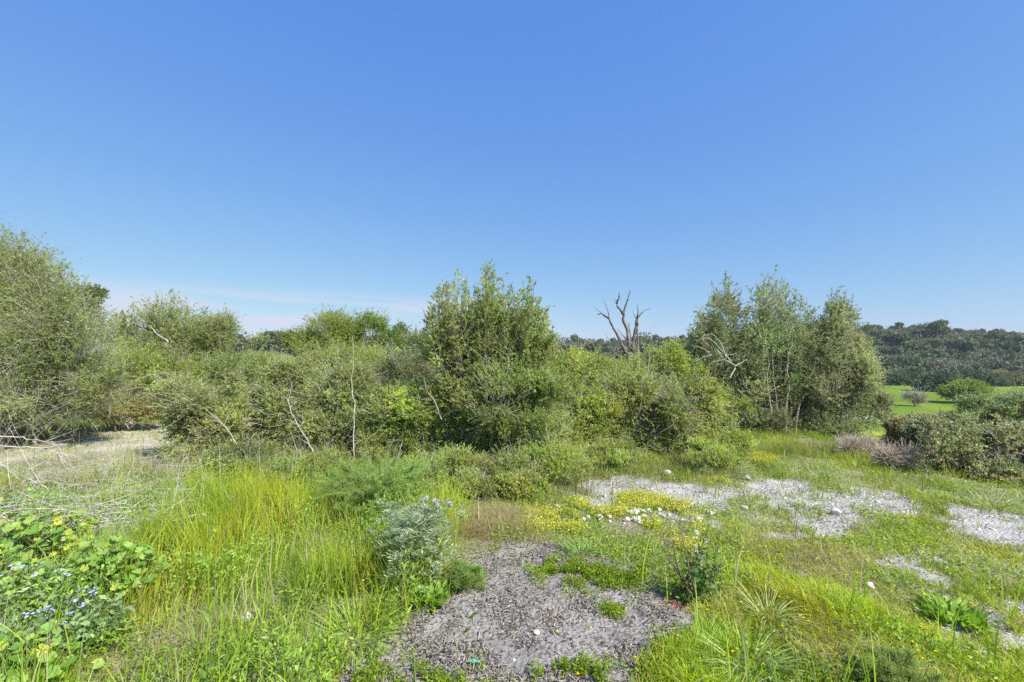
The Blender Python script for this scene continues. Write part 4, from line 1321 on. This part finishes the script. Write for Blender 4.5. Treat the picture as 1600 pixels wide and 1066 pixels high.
stick('dead_branch', 'long bleached branch reaching in from the left edge, the upper one', [(-60, 678, 6.2), (0, 681, 6.2), (40, 684, 6.25), (75, 690, 6.3), (110, 696, 6.4)], 0.013, side=6, seed=2)
stick('dead_branch', 'long bleached branch reaching in from the left edge, just below the upper one', [(-60, 693, 5.9), (0, 696, 5.9), (45, 699, 6.0), (80, 702, 6.1), (130, 716, 6.2)], 0.016, side=8, seed=3)
stick('dead_branch', 'pale branch slanting down to the right across the twig pile', [(-10, 712, 5.0), (20, 735, 5.0), (45, 755, 5.0), (72, 776, 4.9)], 0.011, side=5, seed=4)
stick('dead_branch', 'thin pale twig lying level in the twig pile near the leafy plant', [(-10, 752, 4.9), (30, 751, 5.0), (60, 745, 5.1), (80, 730, 5.2)], 0.008, side=5, seed=5)
stick('dead_branch', 'bleached branch leaning up from the far end of the clearing', [(255, 752, 5.5), (275, 735, 5.6), (300, 708, 5.8)], 0.009, side=2, seed=6)
stick('dead_branch', 'pale bent branch arching over the low shrubs beyond the clearing', [(182, 618, 8.2), (205, 600, 8.2), (228, 588, 8.2), (255, 583, 8.3), (280, 582, 8.3)], 0.012, side=3, seed=7)
stick('dead_branch', 'short pale branch under the bent branch beyond the clearing', [(228, 608, 8.2), (240, 598, 8.2), (248, 586, 8.25)], 0.011, side=1, seed=8)
stick('dead_branch', 'broken bleached fork lodged high in the rounded shrub on the left', [(258, 540, 12.2), (262, 533, 12.2), (250, 526, 12.2), (240, 516, 12.2), (234, 508, 12.2)], 0.022, side=2, seed=9, col=(0.52, 0.49, 0.44))
stick('dead_stalk', 'tall thin pale dead stalk standing straight in front of the thicket', [(556, 740, 5.9), (554, 690, 5.9), (555, 640, 5.92), (550, 600, 5.95), (551, 560, 5.95), (553, 525, 5.95)], 0.009, cat='stalk', side=5, seed=10, sub=0.08, col=(0.55, 0.52, 0.42))
stick('dead_branch', 'bleached crooked branch left of the central olive foot, leaning up', [(690, 655, 5.7), (680, 628, 5.65), (668, 610, 5.65), (662, 590, 5.65)], 0.009, side=4, seed=11)
stick('dead_branch', 'long thin pale branch standing in the twiggy shrub left of the tall stalk', [(500, 722, 6.0), (485, 694, 6.0), (470, 668, 6.0), (455, 640, 6.05), (450, 622, 6.05)], 0.010, side=7, seed=12)
stick('dead_branch', 'thin pale branch slanting out of the grey-green shrub with the dark hollow', [(372, 694, 5.9), (355, 668, 5.9), (335, 650, 5.9), (318, 635, 5.95)], 0.008, side=2, seed=13)
stick('dead_branch', 'pale fallen branch in front of the broad olive', [(1350, 728, 7.3), (1320, 712, 7.5), (1290, 702, 7.7), (1262, 690, 7.9)], 0.014, side=7, seed=14, col=(0.42, 0.36, 0.28))
stick('dead_branch', 'short bleached stick on the gravel below the broad olive', [(1175, 742, 5.95), (1190, 747, 5.85), (1205, 755, 5.6)], 0.016, side=2, seed=15, col=(0.62, 0.58, 0.52))
stick('dead_branch', 'pale straight branch near the foot of the yellow-green shrub', [(618, 728, 5.6), (624, 710, 5.6), (629, 690, 5.6)], 0.010, side=2, seed=16)
stick('dead_stalk', 'thin brown upright stalk on the crest before the right-hand bush', [(1440, 800, 5.3), (1438, 775, 5.3), (1436, 745, 5.3), (1437, 728, 5.3)], 0.007, cat='stalk', side=2, seed=17, sub=0.15, col=(0.25, 0.17, 0.11))
stick('dead_branch', 'curved twig lying on the wood chips below the green mat', [(865, 930, 2.98), (885, 925, 3.02), (902, 929, 2.99)], 0.005, side=1, seed=18, col=(0.45, 0.40, 0.34))

# the tangle of bleached twigs on the left, one heap
gt = Geo()
n = 3000
r_ = rng.uniform(4.7, 8.2, n); a_ = np.radians(rng.uniform(-51, -34, n))
P0 = np.stack([r_ * np.sin(a_), r_ * np.cos(a_), np.zeros(n)], -1); P0[:, 2] = height(P0[:, 0], P0[:, 1]) + rng.uniform(0.0, 0.28, n) * rng.random(n)
D = unit(rng.normal(0, 1, (n, 3)) * np.array([1, 0.8, 0.16]) + np.array([0.3, 0, 0]))
ln = rng.uniform(0.12, 0.55, n)
t5 = np.linspace(0, 1, 5)
Pk = P0[:, None] + D[:, None] * (ln[:, None] * t5)[..., None] + rng.normal(0, 0.18, (n, 1, 3)) * (ln[:, None] * t5 ** 2)[..., None]
Pk[..., 2] = np.maximum(Pk[..., 2], height(Pk[..., 0], Pk[..., 1]) + 0.005)
tubes(gt, Pk, rng.uniform(0.0012, 0.0036, (n, 1)) * np.linspace(1, 0.4, 5), 4, np.array([0.60, 0.57, 0.51]) * rng.uniform(0.65, 1.15, (n, 1)))
tag(gt.build('twig_litter', M_bark), 'tangle of thin bleached twigs below the large grey shrub', 'twigs', kind='stuff')


# ------------------------------------------------------------------ distinct plants
def lobed_leaf(g, c, n, fwd, R, col, lobes=5, rng=None, seg=20, cup=0.18):
    """round lobed mallow leaf at c, facing n"""
    n = unit(n[None])[0]; a = unit((fwd - n * (fwd @ n))[None])[0]; b = np.cross(n, a)
    th = np.linspace(-PI * 0.93, PI * 0.93, seg)
    rr = R * (0.80 + 0.20 * np.abs(np.cos(th * lobes / 2.0)) ** 0.6)
    rim = c + (a * np.cos(th)[:, None] + b * np.sin(th)[:, None]) * rr[:, None] + n * (R * cup * (0.6 + 0.6 * np.cos(th * lobes))[:, None]) * 0.6
    mid = c + (a * np.cos(th)[:, None] + b * np.sin(th)[:, None]) * (rr * 0.5)[:, None] + n * R * 0.02
    V = np.vstack([c[None], mid, rim])
    F3 = np.array([[0, 1 + i, 2 + i] for i in range(seg - 1)])
    F4 = np.array([[1 + i, 1 + seg + i, 2 + seg + i, 2 + i] for i in range(seg - 1)])
    k0 = g.n
    g.add(V, F4, col)
    g.t.append(F3 + k0)


def mallow(label, px, row, R, nl, leafR, seed, hgt=0.3, yellow=0.12):
    rg = np.random.default_rng(seed)
    p = ground(px, row)
    root = thing('mallow_plant', label, 'plant', p, group='mallow plants')
    gl = Geo(); gs_ = Geo()
    for i in range(nl):
        a = rg.uniform(0, 2 * PI); r = R * math.sqrt(rg.random())
        tip = np.array([r * math.cos(a), r * math.sin(a) * 0.8, hgt * (1 - 0.6 * (r / R) ** 2) * rg.uniform(0.55, 1.1)])
        n = unit((np.array([0.25 * math.cos(a), 0.25 * math.sin(a) - 0.25, 1.0]) + rg.normal(0, 0.42, 3))[None])[0]
        fw = np.array([math.cos(a), math.sin(a), 0]) + rg.normal(0, 0.3, 3)
        col = np.array([0.17, 0.32, 0.05]) if rg.random() < 0.45 else np.array([0.30, 0.43, 0.09])
        if rg.random() < yellow:
            col = np.array([0.48, 0.52, 0.07])
        lobed_leaf(gl, tip, n, fw, leafR * rg.uniform(0.55, 1.15), col * rg.uniform(0.8, 1.2), rng=rg)
        base = np.array([rg.normal(0, R * 0.15), rg.normal(0, R * 0.15), 0])
        tube(gs_, [base, (base + tip) / 2 + np.array([0, 0, 0.04]), tip], [0.003, 0.0022, 0.0016], 4, (0.2, 0.28, 0.06))
    gl.build('leaves', M_broad, root)
    gs_.build('stems', M_broad, root)
    return root


mallow('mallow plant with a big yellowed leaf at the left edge behind the blue flowers', 70, 880, 0.42, 250, 0.031, 401, 0.40, 0.22)
mallow('dense dark green mallow plant leaning over the bare spot in the tall grass', 175, 935, 0.34, 260, 0.029, 402, 0.38, 0.08)
mallow('mallow plant at the very left edge above the blue-flowered weeds', -10, 960, 0.36, 160, 0.030, 403, 0.40, 0.08)
mallow('low mallow plant among the blue flowers in the corner', 60, 1060, 0.30, 90, 0.030, 404, 0.26, 0.05)
mallow('small mallow plant by the leafy weeds near the twig pile', 30, 800, 0.35, 80, 0.030, 405, 0.22, 0.1)


def leafy(name, label, px, row, nl, L, W, seed, col0, col1, spread=1.0, cat='plant', steps=5, mat=None, erect=0.9, wav=0.06, group=None, stalks=0, pr=0.0):
    """rosette of long leaves"""
    rg = np.random.default_rng(seed)
    p = ground(px, row)
    root = thing(name, label, cat, p, group=group)
    g = Geo()
    t = np.linspace(0, 1, steps)
    for i in range(nl):
        a = rg.uniform(0, 2 * PI)
        b = np.array([math.cos(a), math.sin(a), 0]) * pr * math.sqrt(rg.random())
        el = rg.uniform(0.35, 1.0) * erect
        l = L * rg.uniform(0.55, 1.1); w = W * rg.uniform(0.7, 1.15)
        out = np.array([math.cos(a), math.sin(a), 0]) * spread
        d = unit((out * (1 - 0.6 * el) + np.array([0, 0, el]) + rg.normal(0, 0.15, 3))[None])[0]
        cen = b + d * (l * t)[:, None] + np.array([0, 0, -0.35 * l])[None] * (t ** 2.5)[:, None] * (1 - el * 0.6) + out * (0.12 * l * t ** 2)[:, None]
        s = unit(np.cross(d, np.array([0, 0, 1.0]) + rg.normal(0, 0.3, 3))[None])[0]
        wd = w * np.sin(np.clip(t * 0.95 + 0.05, 0, 1) * PI) ** 0.7 * 0.5
        nn = np.cross(s, d)
        wv = nn * (rg.normal(0, wav, steps) * w)[:, None]
        Lft = cen - s * wd[:, None] + nn * (wd * 0.35)[:, None] + wv
        Rgt = cen + s * wd[:, None] + nn * (wd * 0.35)[:, None] - wv
        V = np.stack([Lft, cen, Rgt], 1).reshape(-1, 3)
        F = []
        for k in range(steps - 1):
            o_ = k * 3
            F += [[o_, o_ + 1, o_ + 4, o_ + 3], [o_ + 1, o_ + 2, o_ + 5, o_ + 4]]
        f = rg.random()
        g.add(V, F, (np.array(col0) * (1 - f) + np.array(col1) * f) * 1.35 * rg.uniform(0.8, 1.15))
    g.build('leaves', mat or M_broad, root)
    return root, p


leafy('dock_plant', 'bright green broad-leaved dock plant at the foot of the silvery thistle', 672, 935, 190, 0.11, 0.030, 411, (0.16, 0.28, 0.04), (0.30, 0.42, 0.06), pr=0.12, erect=1.5, wav=0.2, group='dock plants')
leafy('dock_plant', 'bright green dock plant on the right slope beside the bare chalky strip', 1480, 960, 120, 0.11, 0.030, 412, (0.15, 0.27, 0.04), (0.27, 0.39, 0.05), pr=0.14, erect=1.5, wav=0.15, group='dock plants')
leafy('dock_plant', 'small dock plant next to the larger one on the right slope', 1520, 985, 16, 0.09, 0.02, 413, (0.16, 0.27, 0.04), (0.28, 0.38, 0.06), pr=0.04, group='dock plants')
leafy('leafy_weed', 'bright green jagged weed beside the bleached twig pile, the left one', 65, 790, 60, 0.22, 0.04, 414, (0.13, 0.30, 0.02), (0.22, 0.40, 0.04), pr=0.16, wav=0.3, group='jagged green weeds')
leafy('leafy_weed', 'bright green jagged weed beside the bleached twig pile, the right one', 122, 795, 60, 0.20, 0.038, 415, (0.13, 0.30, 0.02), (0.22, 0.40, 0.04), pr=0.16, wav=0.3, group='jagged green weeds')
leafy('leafy_weed', 'dark green leafy clump in the tall grass left of the feathery fennel', 470, 780, 260, 0.20, 0.022, 416, (0.07, 0.19, 0.02), (0.15, 0.30, 0.03), pr=0.35, erect=1.0)
leafy('leafy_weed', 'yellow-green bushy weed at the edge of the thicket left of the tall stalk', 335, 765, 200, 0.19, 0.024, 417, (0.20, 0.32, 0.04), (0.30, 0.40, 0.06), pr=0.25, erect=1.0)
leafy('grass_tuft', 'blue-green grass tuft growing at the edge of the mulch below the yellow flowers', 905, 862, 160, 0.17, 0.005, 418, (0.14, 0.26, 0.06), (0.24, 0.36, 0.08), pr=0.05, cat='grass tuft', spread=1.5, group='grass tufts')
leafy('grass_tuft', 'wide arching grass tuft in the meadow right of the mulch', 1160, 1035, 260, 0.22, 0.0045, 419, (0.16, 0.28, 0.05), (0.34, 0.42, 0.14), pr=0.12, cat='grass tuft', spread=1.6, group='grass tufts')
leafy('grass_tuft', 'pale green tuft with broad blades on the gravel before the broad olive', 1255, 792, 46, 0.22, 0.010, 420, (0.22, 0.28, 0.10), (0.34, 0.38, 0.18), pr=0.05, cat='grass tuft', spread=1.6, group='grass tufts')
leafy('grass_tuft', 'grey-green wiry tuft at the left rim of the gravel', 1130, 742, 420, 0.34, 0.0045, 421, (0.22, 0.25, 0.12), (0.34, 0.35, 0.22), pr=0.16, cat='grass tuft', spread=1.4, group='grass tufts')
leafy('grass_tuft', 'pale broad-bladed tuft under the right-hand bush', 1545, 790, 90, 0.22, 0.008, 422, (0.26, 0.30, 0.14), (0.38, 0.4, 0.22), pr=0.2, cat='grass tuft', spread=1.3, group='grass tufts')
leafy('grass_tuft', 'coarse pale tuft with seed spikes in the meadow by the mulch', 1195, 960, 90, 0.24, 0.004, 423, (0.26, 0.32, 0.10), (0.42, 0.44, 0.22), pr=0.05, cat='grass tuft', spread=1.2, group='grass tufts')
leafy('grass_tuft', 'dark green broad-bladed tuft in the middle of the meadow', 1385, 905, 100, 0.13, 0.006, 424, (0.13, 0.25, 0.05), (0.20, 0.32, 0.06), pr=0.08, cat='grass tuft', spread=1.2, group='grass tufts')
leafy('grass_tuft', 'long bright arching tuft left of the dock plant at the mulch edge', 560, 990, 300, 0.27, 0.0048, 425, (0.18, 0.30, 0.04), (0.34, 0.42, 0.06), pr=0.14, cat='grass tuft', spread=1.4, group='grass tufts')


def feathery(name, label, px, row, R, hgt, n, seed, col, cat='plant', group=None):
    """fennel: hair-fine forked leaves"""
    rg = np.random.default_rng(seed)
    p = ground(px, row)
    root = thing(name, label, cat, p, group=group)
    g = Geo(); gs_ = Geo()
    ns = max(6, n // 900)
    for i in range(ns):
        a = rg.uniform(0, 2 * PI); r = R * 0.6 * math.sqrt(rg.random())
        e = np.array([r * math.cos(a) * 1.2, r * math.sin(a), hgt * rg.uniform(0.6, 0.95)])
        tube(gs_, [np.array([e[0] * 0.3, e[1] * 0.3, 0]), e * np.array([0.7, 0.7, 0.5]), e], [0.004, 0.003, 0.001], 4, (0.18, 0.28, 0.07))
    nf = max(10, n // 170)
    for i in range(nf):
        a = rg.uniform(0, 2 * PI); r = R * 0.55 * math.sqrt(rg.random())
        b0 = np.array([r * math.cos(a), r * math.sin(a), hgt * rg.uniform(0.05, 0.55)])
        d = unit((np.array([math.cos(a) * 0.7, math.sin(a) * 0.7, rg.uniform(0.3, 1.3)]) + rg.normal(0, 0.25, 3))[None])[0]
        l = hgt * rg.uniform(0.3, 0.6)
        m = 170
        f = rg.random(m)
        q = b0 + d * (f * l)[:, None] + np.array([0, 0, -0.25 * l]) * (f ** 2)[:, None]
        dd = unit(d * 0.8 + rg.normal(0, 0.55, (m, 3)))
        ll = rg.uniform(0.02, 0.07, m) * (1.1 - 0.6 * f)
        c = np.array(col) * rg.uniform(0.8, 1.35)
        K3 = np.stack([q, q + dd * (ll * 0.5)[:, None], q + dd * ll[:, None] + rg.normal(0, 0.006, (m, 3))], 1)
        tubes(g, K3, np.full((m, 3), 0.0008), 3, np.tile(c * 1.5, (m, 1)))
    g.build('foliage', M_grass, root)
    gs_.build('stems', M_broad, root)


feathery('fennel_plant', 'tall feathery green fennel in front of the thicket by the thin dead stalk', 592, 800, 0.62, 0.62, 60000, 431, (0.25, 0.33, 0.10), group='fennel plants')
feathery('fennel_plant', 'small soft blue-green fennel tuft beside the dock plant at the mulch edge', 728, 915, 0.11, 0.18, 7000, 432, (0.22, 0.31, 0.08), group='fennel plants')
feathery('fennel_plant', 'feathery green fennel patch low in the right meadow', 1400, 1075, 0.20, 0.16, 7000, 433, (0.28, 0.34, 0.10), group='fennel plants')

# silvery thistle with pale lilac heads
rg = np.random.default_rng(441)
tp = ground(652, 905)
th_ = thing('thistle_plant', 'silver-green feathery thistle with pale lilac flower heads beside the mulch', 'plant', tp)
g = Geo(); gs_ = Geo()
for i in range(260):
    a = rg.uniform(0, 2 * PI)
    h0 = rg.uniform(0.02, 0.50)
    sp = 0.27 * (1 - 0.3 * (h0 / 0.5) ** 2)
    base = np.array([rg.normal(0, 0.09), rg.normal(0, 0.08), h0])
    d = unit((np.array([math.cos(a), math.sin(a), 0.45]) + rg.normal(0, 0.25, 3))[None])[0]
    l = sp * rg.uniform(0.6, 1.15)
    K = 12
    tt = np.linspace(0.1, 1, K)
    cen = base + d * (l * tt)[:, None] + np.array([0, 0, -0.3 * l]) * (tt ** 2)[:, None]
    s = unit(np.cross(d, [0, 0, 1.0])[None])[0]
    nn = np.cross(s, d)
    c = np.array([0.34, 0.42, 0.27]) * rg.uniform(0.65, 1.35)
    for sg in (-1, 1):
        dd = unit(s * sg + d * 0.6 + nn * 0.3 + rg.normal(0, 0.15, (K, 3)))
        ll = 0.055 * np.sin(tt * PI * 0.85 + 0.25)
        leaves(g, cen, dd, ll, np.full(K, 0.0065), c, rg, up=0.4)
    tube(g, [cen[0], cen[5], cen[-1]], [0.0022, 0.0016, 0.0008], 3, (0.42, 0.47, 0.34))
for i in range(7):
    tube(gs_, [(0, 0, 0), (rg.normal(0, .04), rg.normal(0, .04), 0.25), (rg.normal(0, .1), rg.normal(0, .07), 0.5)], [0.006, 0.004, 0.0025], 5, (0.24, 0.3, 0.16))
g.build('leaves', M_broad, th_); gs_.build('stems', M_broad, th_)
for px, row in ((667, 780), (681, 783), (684, 790), (704, 787)):
    q = at(px, tp[1] - 0.05, row) - tp
    gf = Geo()
    V = BV * np.array([0.013, 0.013, 0.015]) + q
    gf.add(V, BF, (0.25, 0.32, 0.18))
    n = 90
    D = unit(rg.normal(0, 1, (n, 3)) * np.array([1, 1, 0.5]) + np.array([0, -0.2, 0.9]))
    leaves(gf, np.tile(q + np.array([0, 0, 0.008]), (n, 1)), D, rg.uniform(0.016, 0.026, n), np.full(n, 0.004), np.array([0.66, 0.60, 0.76]) * rg.uniform(0.9, 1.15, (n, 1)), rg)
    gf.build('flower_head', M_petal, th_)
    tube(gs_ := Geo(), [q * np.array([0.3, 0.3, 0.6]), q * np.array([0.8, 0.8, 0.85]), q], [0.003, 0.0024, 0.002], 4, (0.24, 0.3, 0.16))
    gs_.build('flower_stalk', M_broad, th_)


def borage(label, px, row, R, hgt, seed, nf=12):
    rg = np.random.default_rng(seed)
    p = ground(px, row)
    root = thing('borage_plant', label, 'plant', p, group='grey-leaved plants with blue flowers')
    g = Geo(); gs_ = Geo()
    for i in range(48):
        a = rg.uniform(0, 2 * PI); r = R * math.sqrt(rg.random())
        e = np.array([r * math.cos(a), r * math.sin(a), hgt * (1 - 0.4 * (r / R) ** 2) * rg.uniform(0.6, 1.05)])
        b0 = e * np.array([0.2, 0.2, 0])
        tube(gs_, [b0, (b0 + e) / 2 + rg.normal(0, 0.02, 3), e], [0.0035, 0.003, 0.002], 4, (0.25, 0.30, 0.17))
        n = 26
        f = rg.uniform(0.15, 1, n)[:, None]
        q = b0 * (1 - f) + e * f + rg.normal(0, 0.012, (n, 3))
        leaves(g, q, unit(rg.normal(0, 1, (n, 3)) + np.array([0, 0, 0.35])), rg.uniform(0.03, 0.065, n), rg.uniform(0.012, 0.024, n), np.array([0.25, 0.36, 0.15]) * rg.uniform(0.7, 1.4, (n, 1)), rg, up=0.7)
    g.build('leaves', M_broad, root); gs_.build('stems', M_broad, root)
    for i in range(nf):
        a = rg.uniform(0, 2 * PI); r = R * 0.95 * math.sqrt(rg.random())
        q = np.array([r * math.cos(a), r * math.sin(a), hgt * (1 - 0.35 * (r / R) ** 2) * rg.uniform(0.85, 1.15)])
        gf = Geo()
        for j in range(3):
            o_ = q + rg.normal(0, 0.009, 3)
            for k in range(5):
                b = k / 5 * 2 * PI + j
                leaves(gf, o_[None], unit(np.array([[math.cos(b), math.sin(b) - 0.3, 0.35]])), 0.012, 0.011, np.array([[0.50, 0.52, 0.82]]) * rg.uniform(0.9, 1.2), rg, up=2)
        gf.build('flower', M_petal, root)


borage('grey-leaved plant with pale blue flowers in the left foreground, in front of the mallow', 60, 985, 0.36, 0.36, 451, 14)
borage('grey-leaved plant with pale blue flowers beside the bare spot in the tall grass', 130, 1020, 0.24, 0.28, 452, 8)
borage('grey-leaved plant with a few blue flowers cut by the left edge', 5, 1060, 0.26, 0.30, 453, 6)

# dark leafy plant with tall seeded stems at the edge of the mulch
rg = np.random.default_rng(461)
pp = ground(1082, 938)
rt = thing('seeding_weed', 'dark leafy weed with stiff tall stems and white seed tufts at the mulch edge', 'plant', pp)
gl = Geo(); gs_ = Geo(); gh = Geo()
for i, (px, row) in enumerate(((1108, 815), (1058, 812), (1092, 835), (1075, 850), (1120, 850), (1030, 850), (1048, 840), (1100, 870), (1065, 870), (1135, 880), (1112, 890), (1085, 862), (1040, 868), (1128, 905))):
    q = at(px, pp[1] + rg.uniform(-0.08, 0.08), row) - pp
    b0 = np.array([rg.normal(0, 0.05), rg.normal(0, 0.04), 0])
    brown = px < 1080
    tube(gs_, [b0, (b0 + q) / 2 + rg.normal(0, 0.012, 3), q], [0.0045, 0.0035, 0.0018], 5, (0.20, 0.13, 0.09) if brown else (0.13, 0.17, 0.07), rg, 0.002)
    for k in range(7):
        f = rg.uniform(0.4, 1)
        s = b0 * (1 - f) + q * f
        e = s + rg.normal(0, 0.03, 3) + np.array([0, 0, 0.02])
        tube(gs_, [s, (s + e) / 2, e], [0.0018, 0.0014, 0.001], 3, (0.22, 0.18, 0.12))
        if rg.random() < 0.5:
            gs_.add(BV * 0.006 + e, BF, (0.24, 0.2, 0.16))
    n = 34
    f = rg.uniform(0.02, 0.8, n)[:, None]
    pos = b0 * (1 - f) + q * f + rg.normal(0, 0.02, (n, 3))
    pos[:, 2] = np.maximum(pos[:, 2], 0.01)
    if not brown:
        leaves(gl, pos, unit(rg.normal(0, 1, (n, 3)) + np.array([0, 0, 0.3])), rg.uniform(0.03, 0.055, n), rg.uniform(0.014, 0.024, n), np.array([0.06, 0.14, 0.03]) * rg.uniform(0.7, 1.7, (n, 1)), rg, up=0.6)
for px, row in ((1086, 858), (1084, 850), (1050, 812), (1111, 820), (1092, 865)):
    q = at(px, pp[1] - 0.03, row) - pp
    n = 40
    gh = Geo()
    leaves(gh, np.tile(q, (n, 1)), rand_dirs(rg, n), rg.uniform(0.008, 0.015, n), np.full(n, 0.003), (0.75, 0.73, 0.68), rg)
    gh.build('seed_tuft', M_petal, rt)
gl.build('leaves', M_broad, rt); gs_.build('stems', M_bark, rt)
# tiny red-leaved patch at its foot belongs to the ground
leafy('red_weed', 'small dark red rosette on the wood chips at the foot of the seeding weed', 1058, 935, 70, 0.05, 0.014, 462, (0.20, 0.07, 0.06), (0.32, 0.14, 0.11), pr=0.08, erect=0.5)

# foxtail grass heads standing over the foreground
FOX = [(690, 1030, 722, 985), (640, 1066, 730, 962), (365, 1060, 372, 850), (395, 1066, 470, 1010), (240, 1040, 255, 945), (470, 960, 480, 940), (1030, 905, 1085, 870), (330, 900, 334, 838), (455, 1050, 520, 985), (120, 1066, 150, 1000), (1165, 1060, 1140, 930), (1195, 940, 1196, 905)]
for i, (bx, by, tx, ty) in enumerate(FOX):
    b0 = ground(bx, min(by, 1066))
    q = at(tx, b0[1] - 0.03, ty) - b0
    labs = ['arching over the bare mulch', 'with a long slanting stem over the mulch', 'upright in the tall left grass', 'leaning over the low left foreground', 'at the left among the blue flowers', 'behind the grass at the mulch edge',
            'pale, rising before the seeding weed', 'upright and pale beyond the left tall grass', 'nodding beside the pale stone', 'by the corner of blue flowers', 'pale, rising from the arching meadow tuft', 'short and bleached in the meadow']
    r = thing('foxtail_grass', 'green foxtail grass stem ' + labs[i] if i not in (6, 7, 10, 11) else 'foxtail grass stem ' + labs[i], 'grass stem', b0, group='foxtail grass stems')
    rg = np.random.default_rng(500 + i)
    col = np.array((0.26, 0.36, 0.05)) if i not in (6, 10, 11, 7) else np.array((0.48, 0.46, 0.26))
    g = Geo()
    tube(g, [(0, 0, 0), q * np.array([0.35, 0.35, 0.6]), q], [0.0018, 0.0015, 0.0010], 4, col)
    g.build('stem', M_broad, r)
    g = Geo()
    ax = unit((q * np.array([0.65, 0.65, 0.4]))[None])[0]
    n = 160
    f = rg.random(n)
    hl = 0.055
    pos = q + ax * (f * hl)[:, None]
    dd = unit(ax * 1.0 + rg.normal(0, 0.35, (n, 3)))
    leaves(g, pos, dd, rg.uniform(0.01, 0.022, n), np.full(n, 0.0022), col * rg.uniform(0.8, 1.3, (n, 1)), rg)
    g.build('seed_head', M_grass, r)

# torn turquoise plastic scraps
def scrap(label, px, row, w, seed):
    rg = np.random.default_rng(seed)
    p = ground(px, row)
    n = 16
    xs = np.linspace(-1, 1, n); X, Y = np.meshgrid(xs, xs)
    Z = 0.22 * (noise(X + 5, Y + 5, None, 0.35, seed) + 0.5 * noise(X + 5, Y + 5, None, 0.15, seed + 1))
    m = (np.hypot(X, Y * 1.3) + 0.8 * (noise(X + 9, Y + 9, None, 0.3, seed + 2) - 0.5)) < 0.75
    idx = np.arange(n * n).reshape(n, n)
    F = np.stack([idx[:-1, :-1], idx[:-1, 1:], idx[1:, 1:], idx[1:, :-1]], -1)[m[:-1, :-1] & m[1:, 1:]].reshape(-1, 4)
    g = Geo()
    g.add(np.stack([X * w, Y * w * 0.6, Z * w + 0.01], -1).reshape(-1, 3), F, (0.18, 0.52, 0.47))
    o = g.build('plastic_scrap', M_petal, None, loc=p + np.array([0, 0, 0.012]))
    sm = o.modifiers.new('thickness', 'SOLIDIFY'); sm.thickness = 0.0008
    tag(o, label, 'plastic scrap', 'turquoise plastic scraps')


scrap('torn turquoise plastic scrap lying on the mulch', 742, 1036, 0.04, 3)
scrap('small turquoise plastic scrap in the grass left of the mulch', 394, 1058, 0.02, 4)


# ------------------------------------------------------------------ thin air haze over the valley
m, nn_ = mat_new('haze')
ho = nn_.nodes.new('ShaderNodeOutputMaterial')
pv = nn_.nodes.new('ShaderNodeVolumePrincipled')
pv.inputs['Color'].default_value = (0.80, 0.88, 1.0, 1)
pv.inputs['Density'].default_value = 0.00022
nn_.links.new(pv.outputs[0], ho.inputs['Volume'])
bm = bmesh.new()
bmesh.ops.create_cube(bm, size=1)
me = bpy.data.meshes.new('haze'); bm.to_mesh(me); bm.free(); me.materials.append(m)
hz = bpy.data.objects.new('haze', me); C.objects.link(hz)
allv = [o for o in C.objects if o.name == 'ground'][0].bound_box
x0 = min(v[0] for v in allv) - 1; x1 = max(v[0] for v in allv) + 1
y0 = min(v[1] for v in allv) - 1; y1 = max(v[1] for v in allv) + 1
hz.scale = (x1 - x0, y1 - y0, 46.0)
hz.location = ((x0 + x1) / 2, (y0 + y1) / 2, 25.0 - 23.0)
tag(hz, 'thin pale haze in the air over the valley', 'haze', kind='stuff')
print('HAZE', x0, x1, y0, y1, min(v[2] for v in allv), max(v[2] for v in allv))
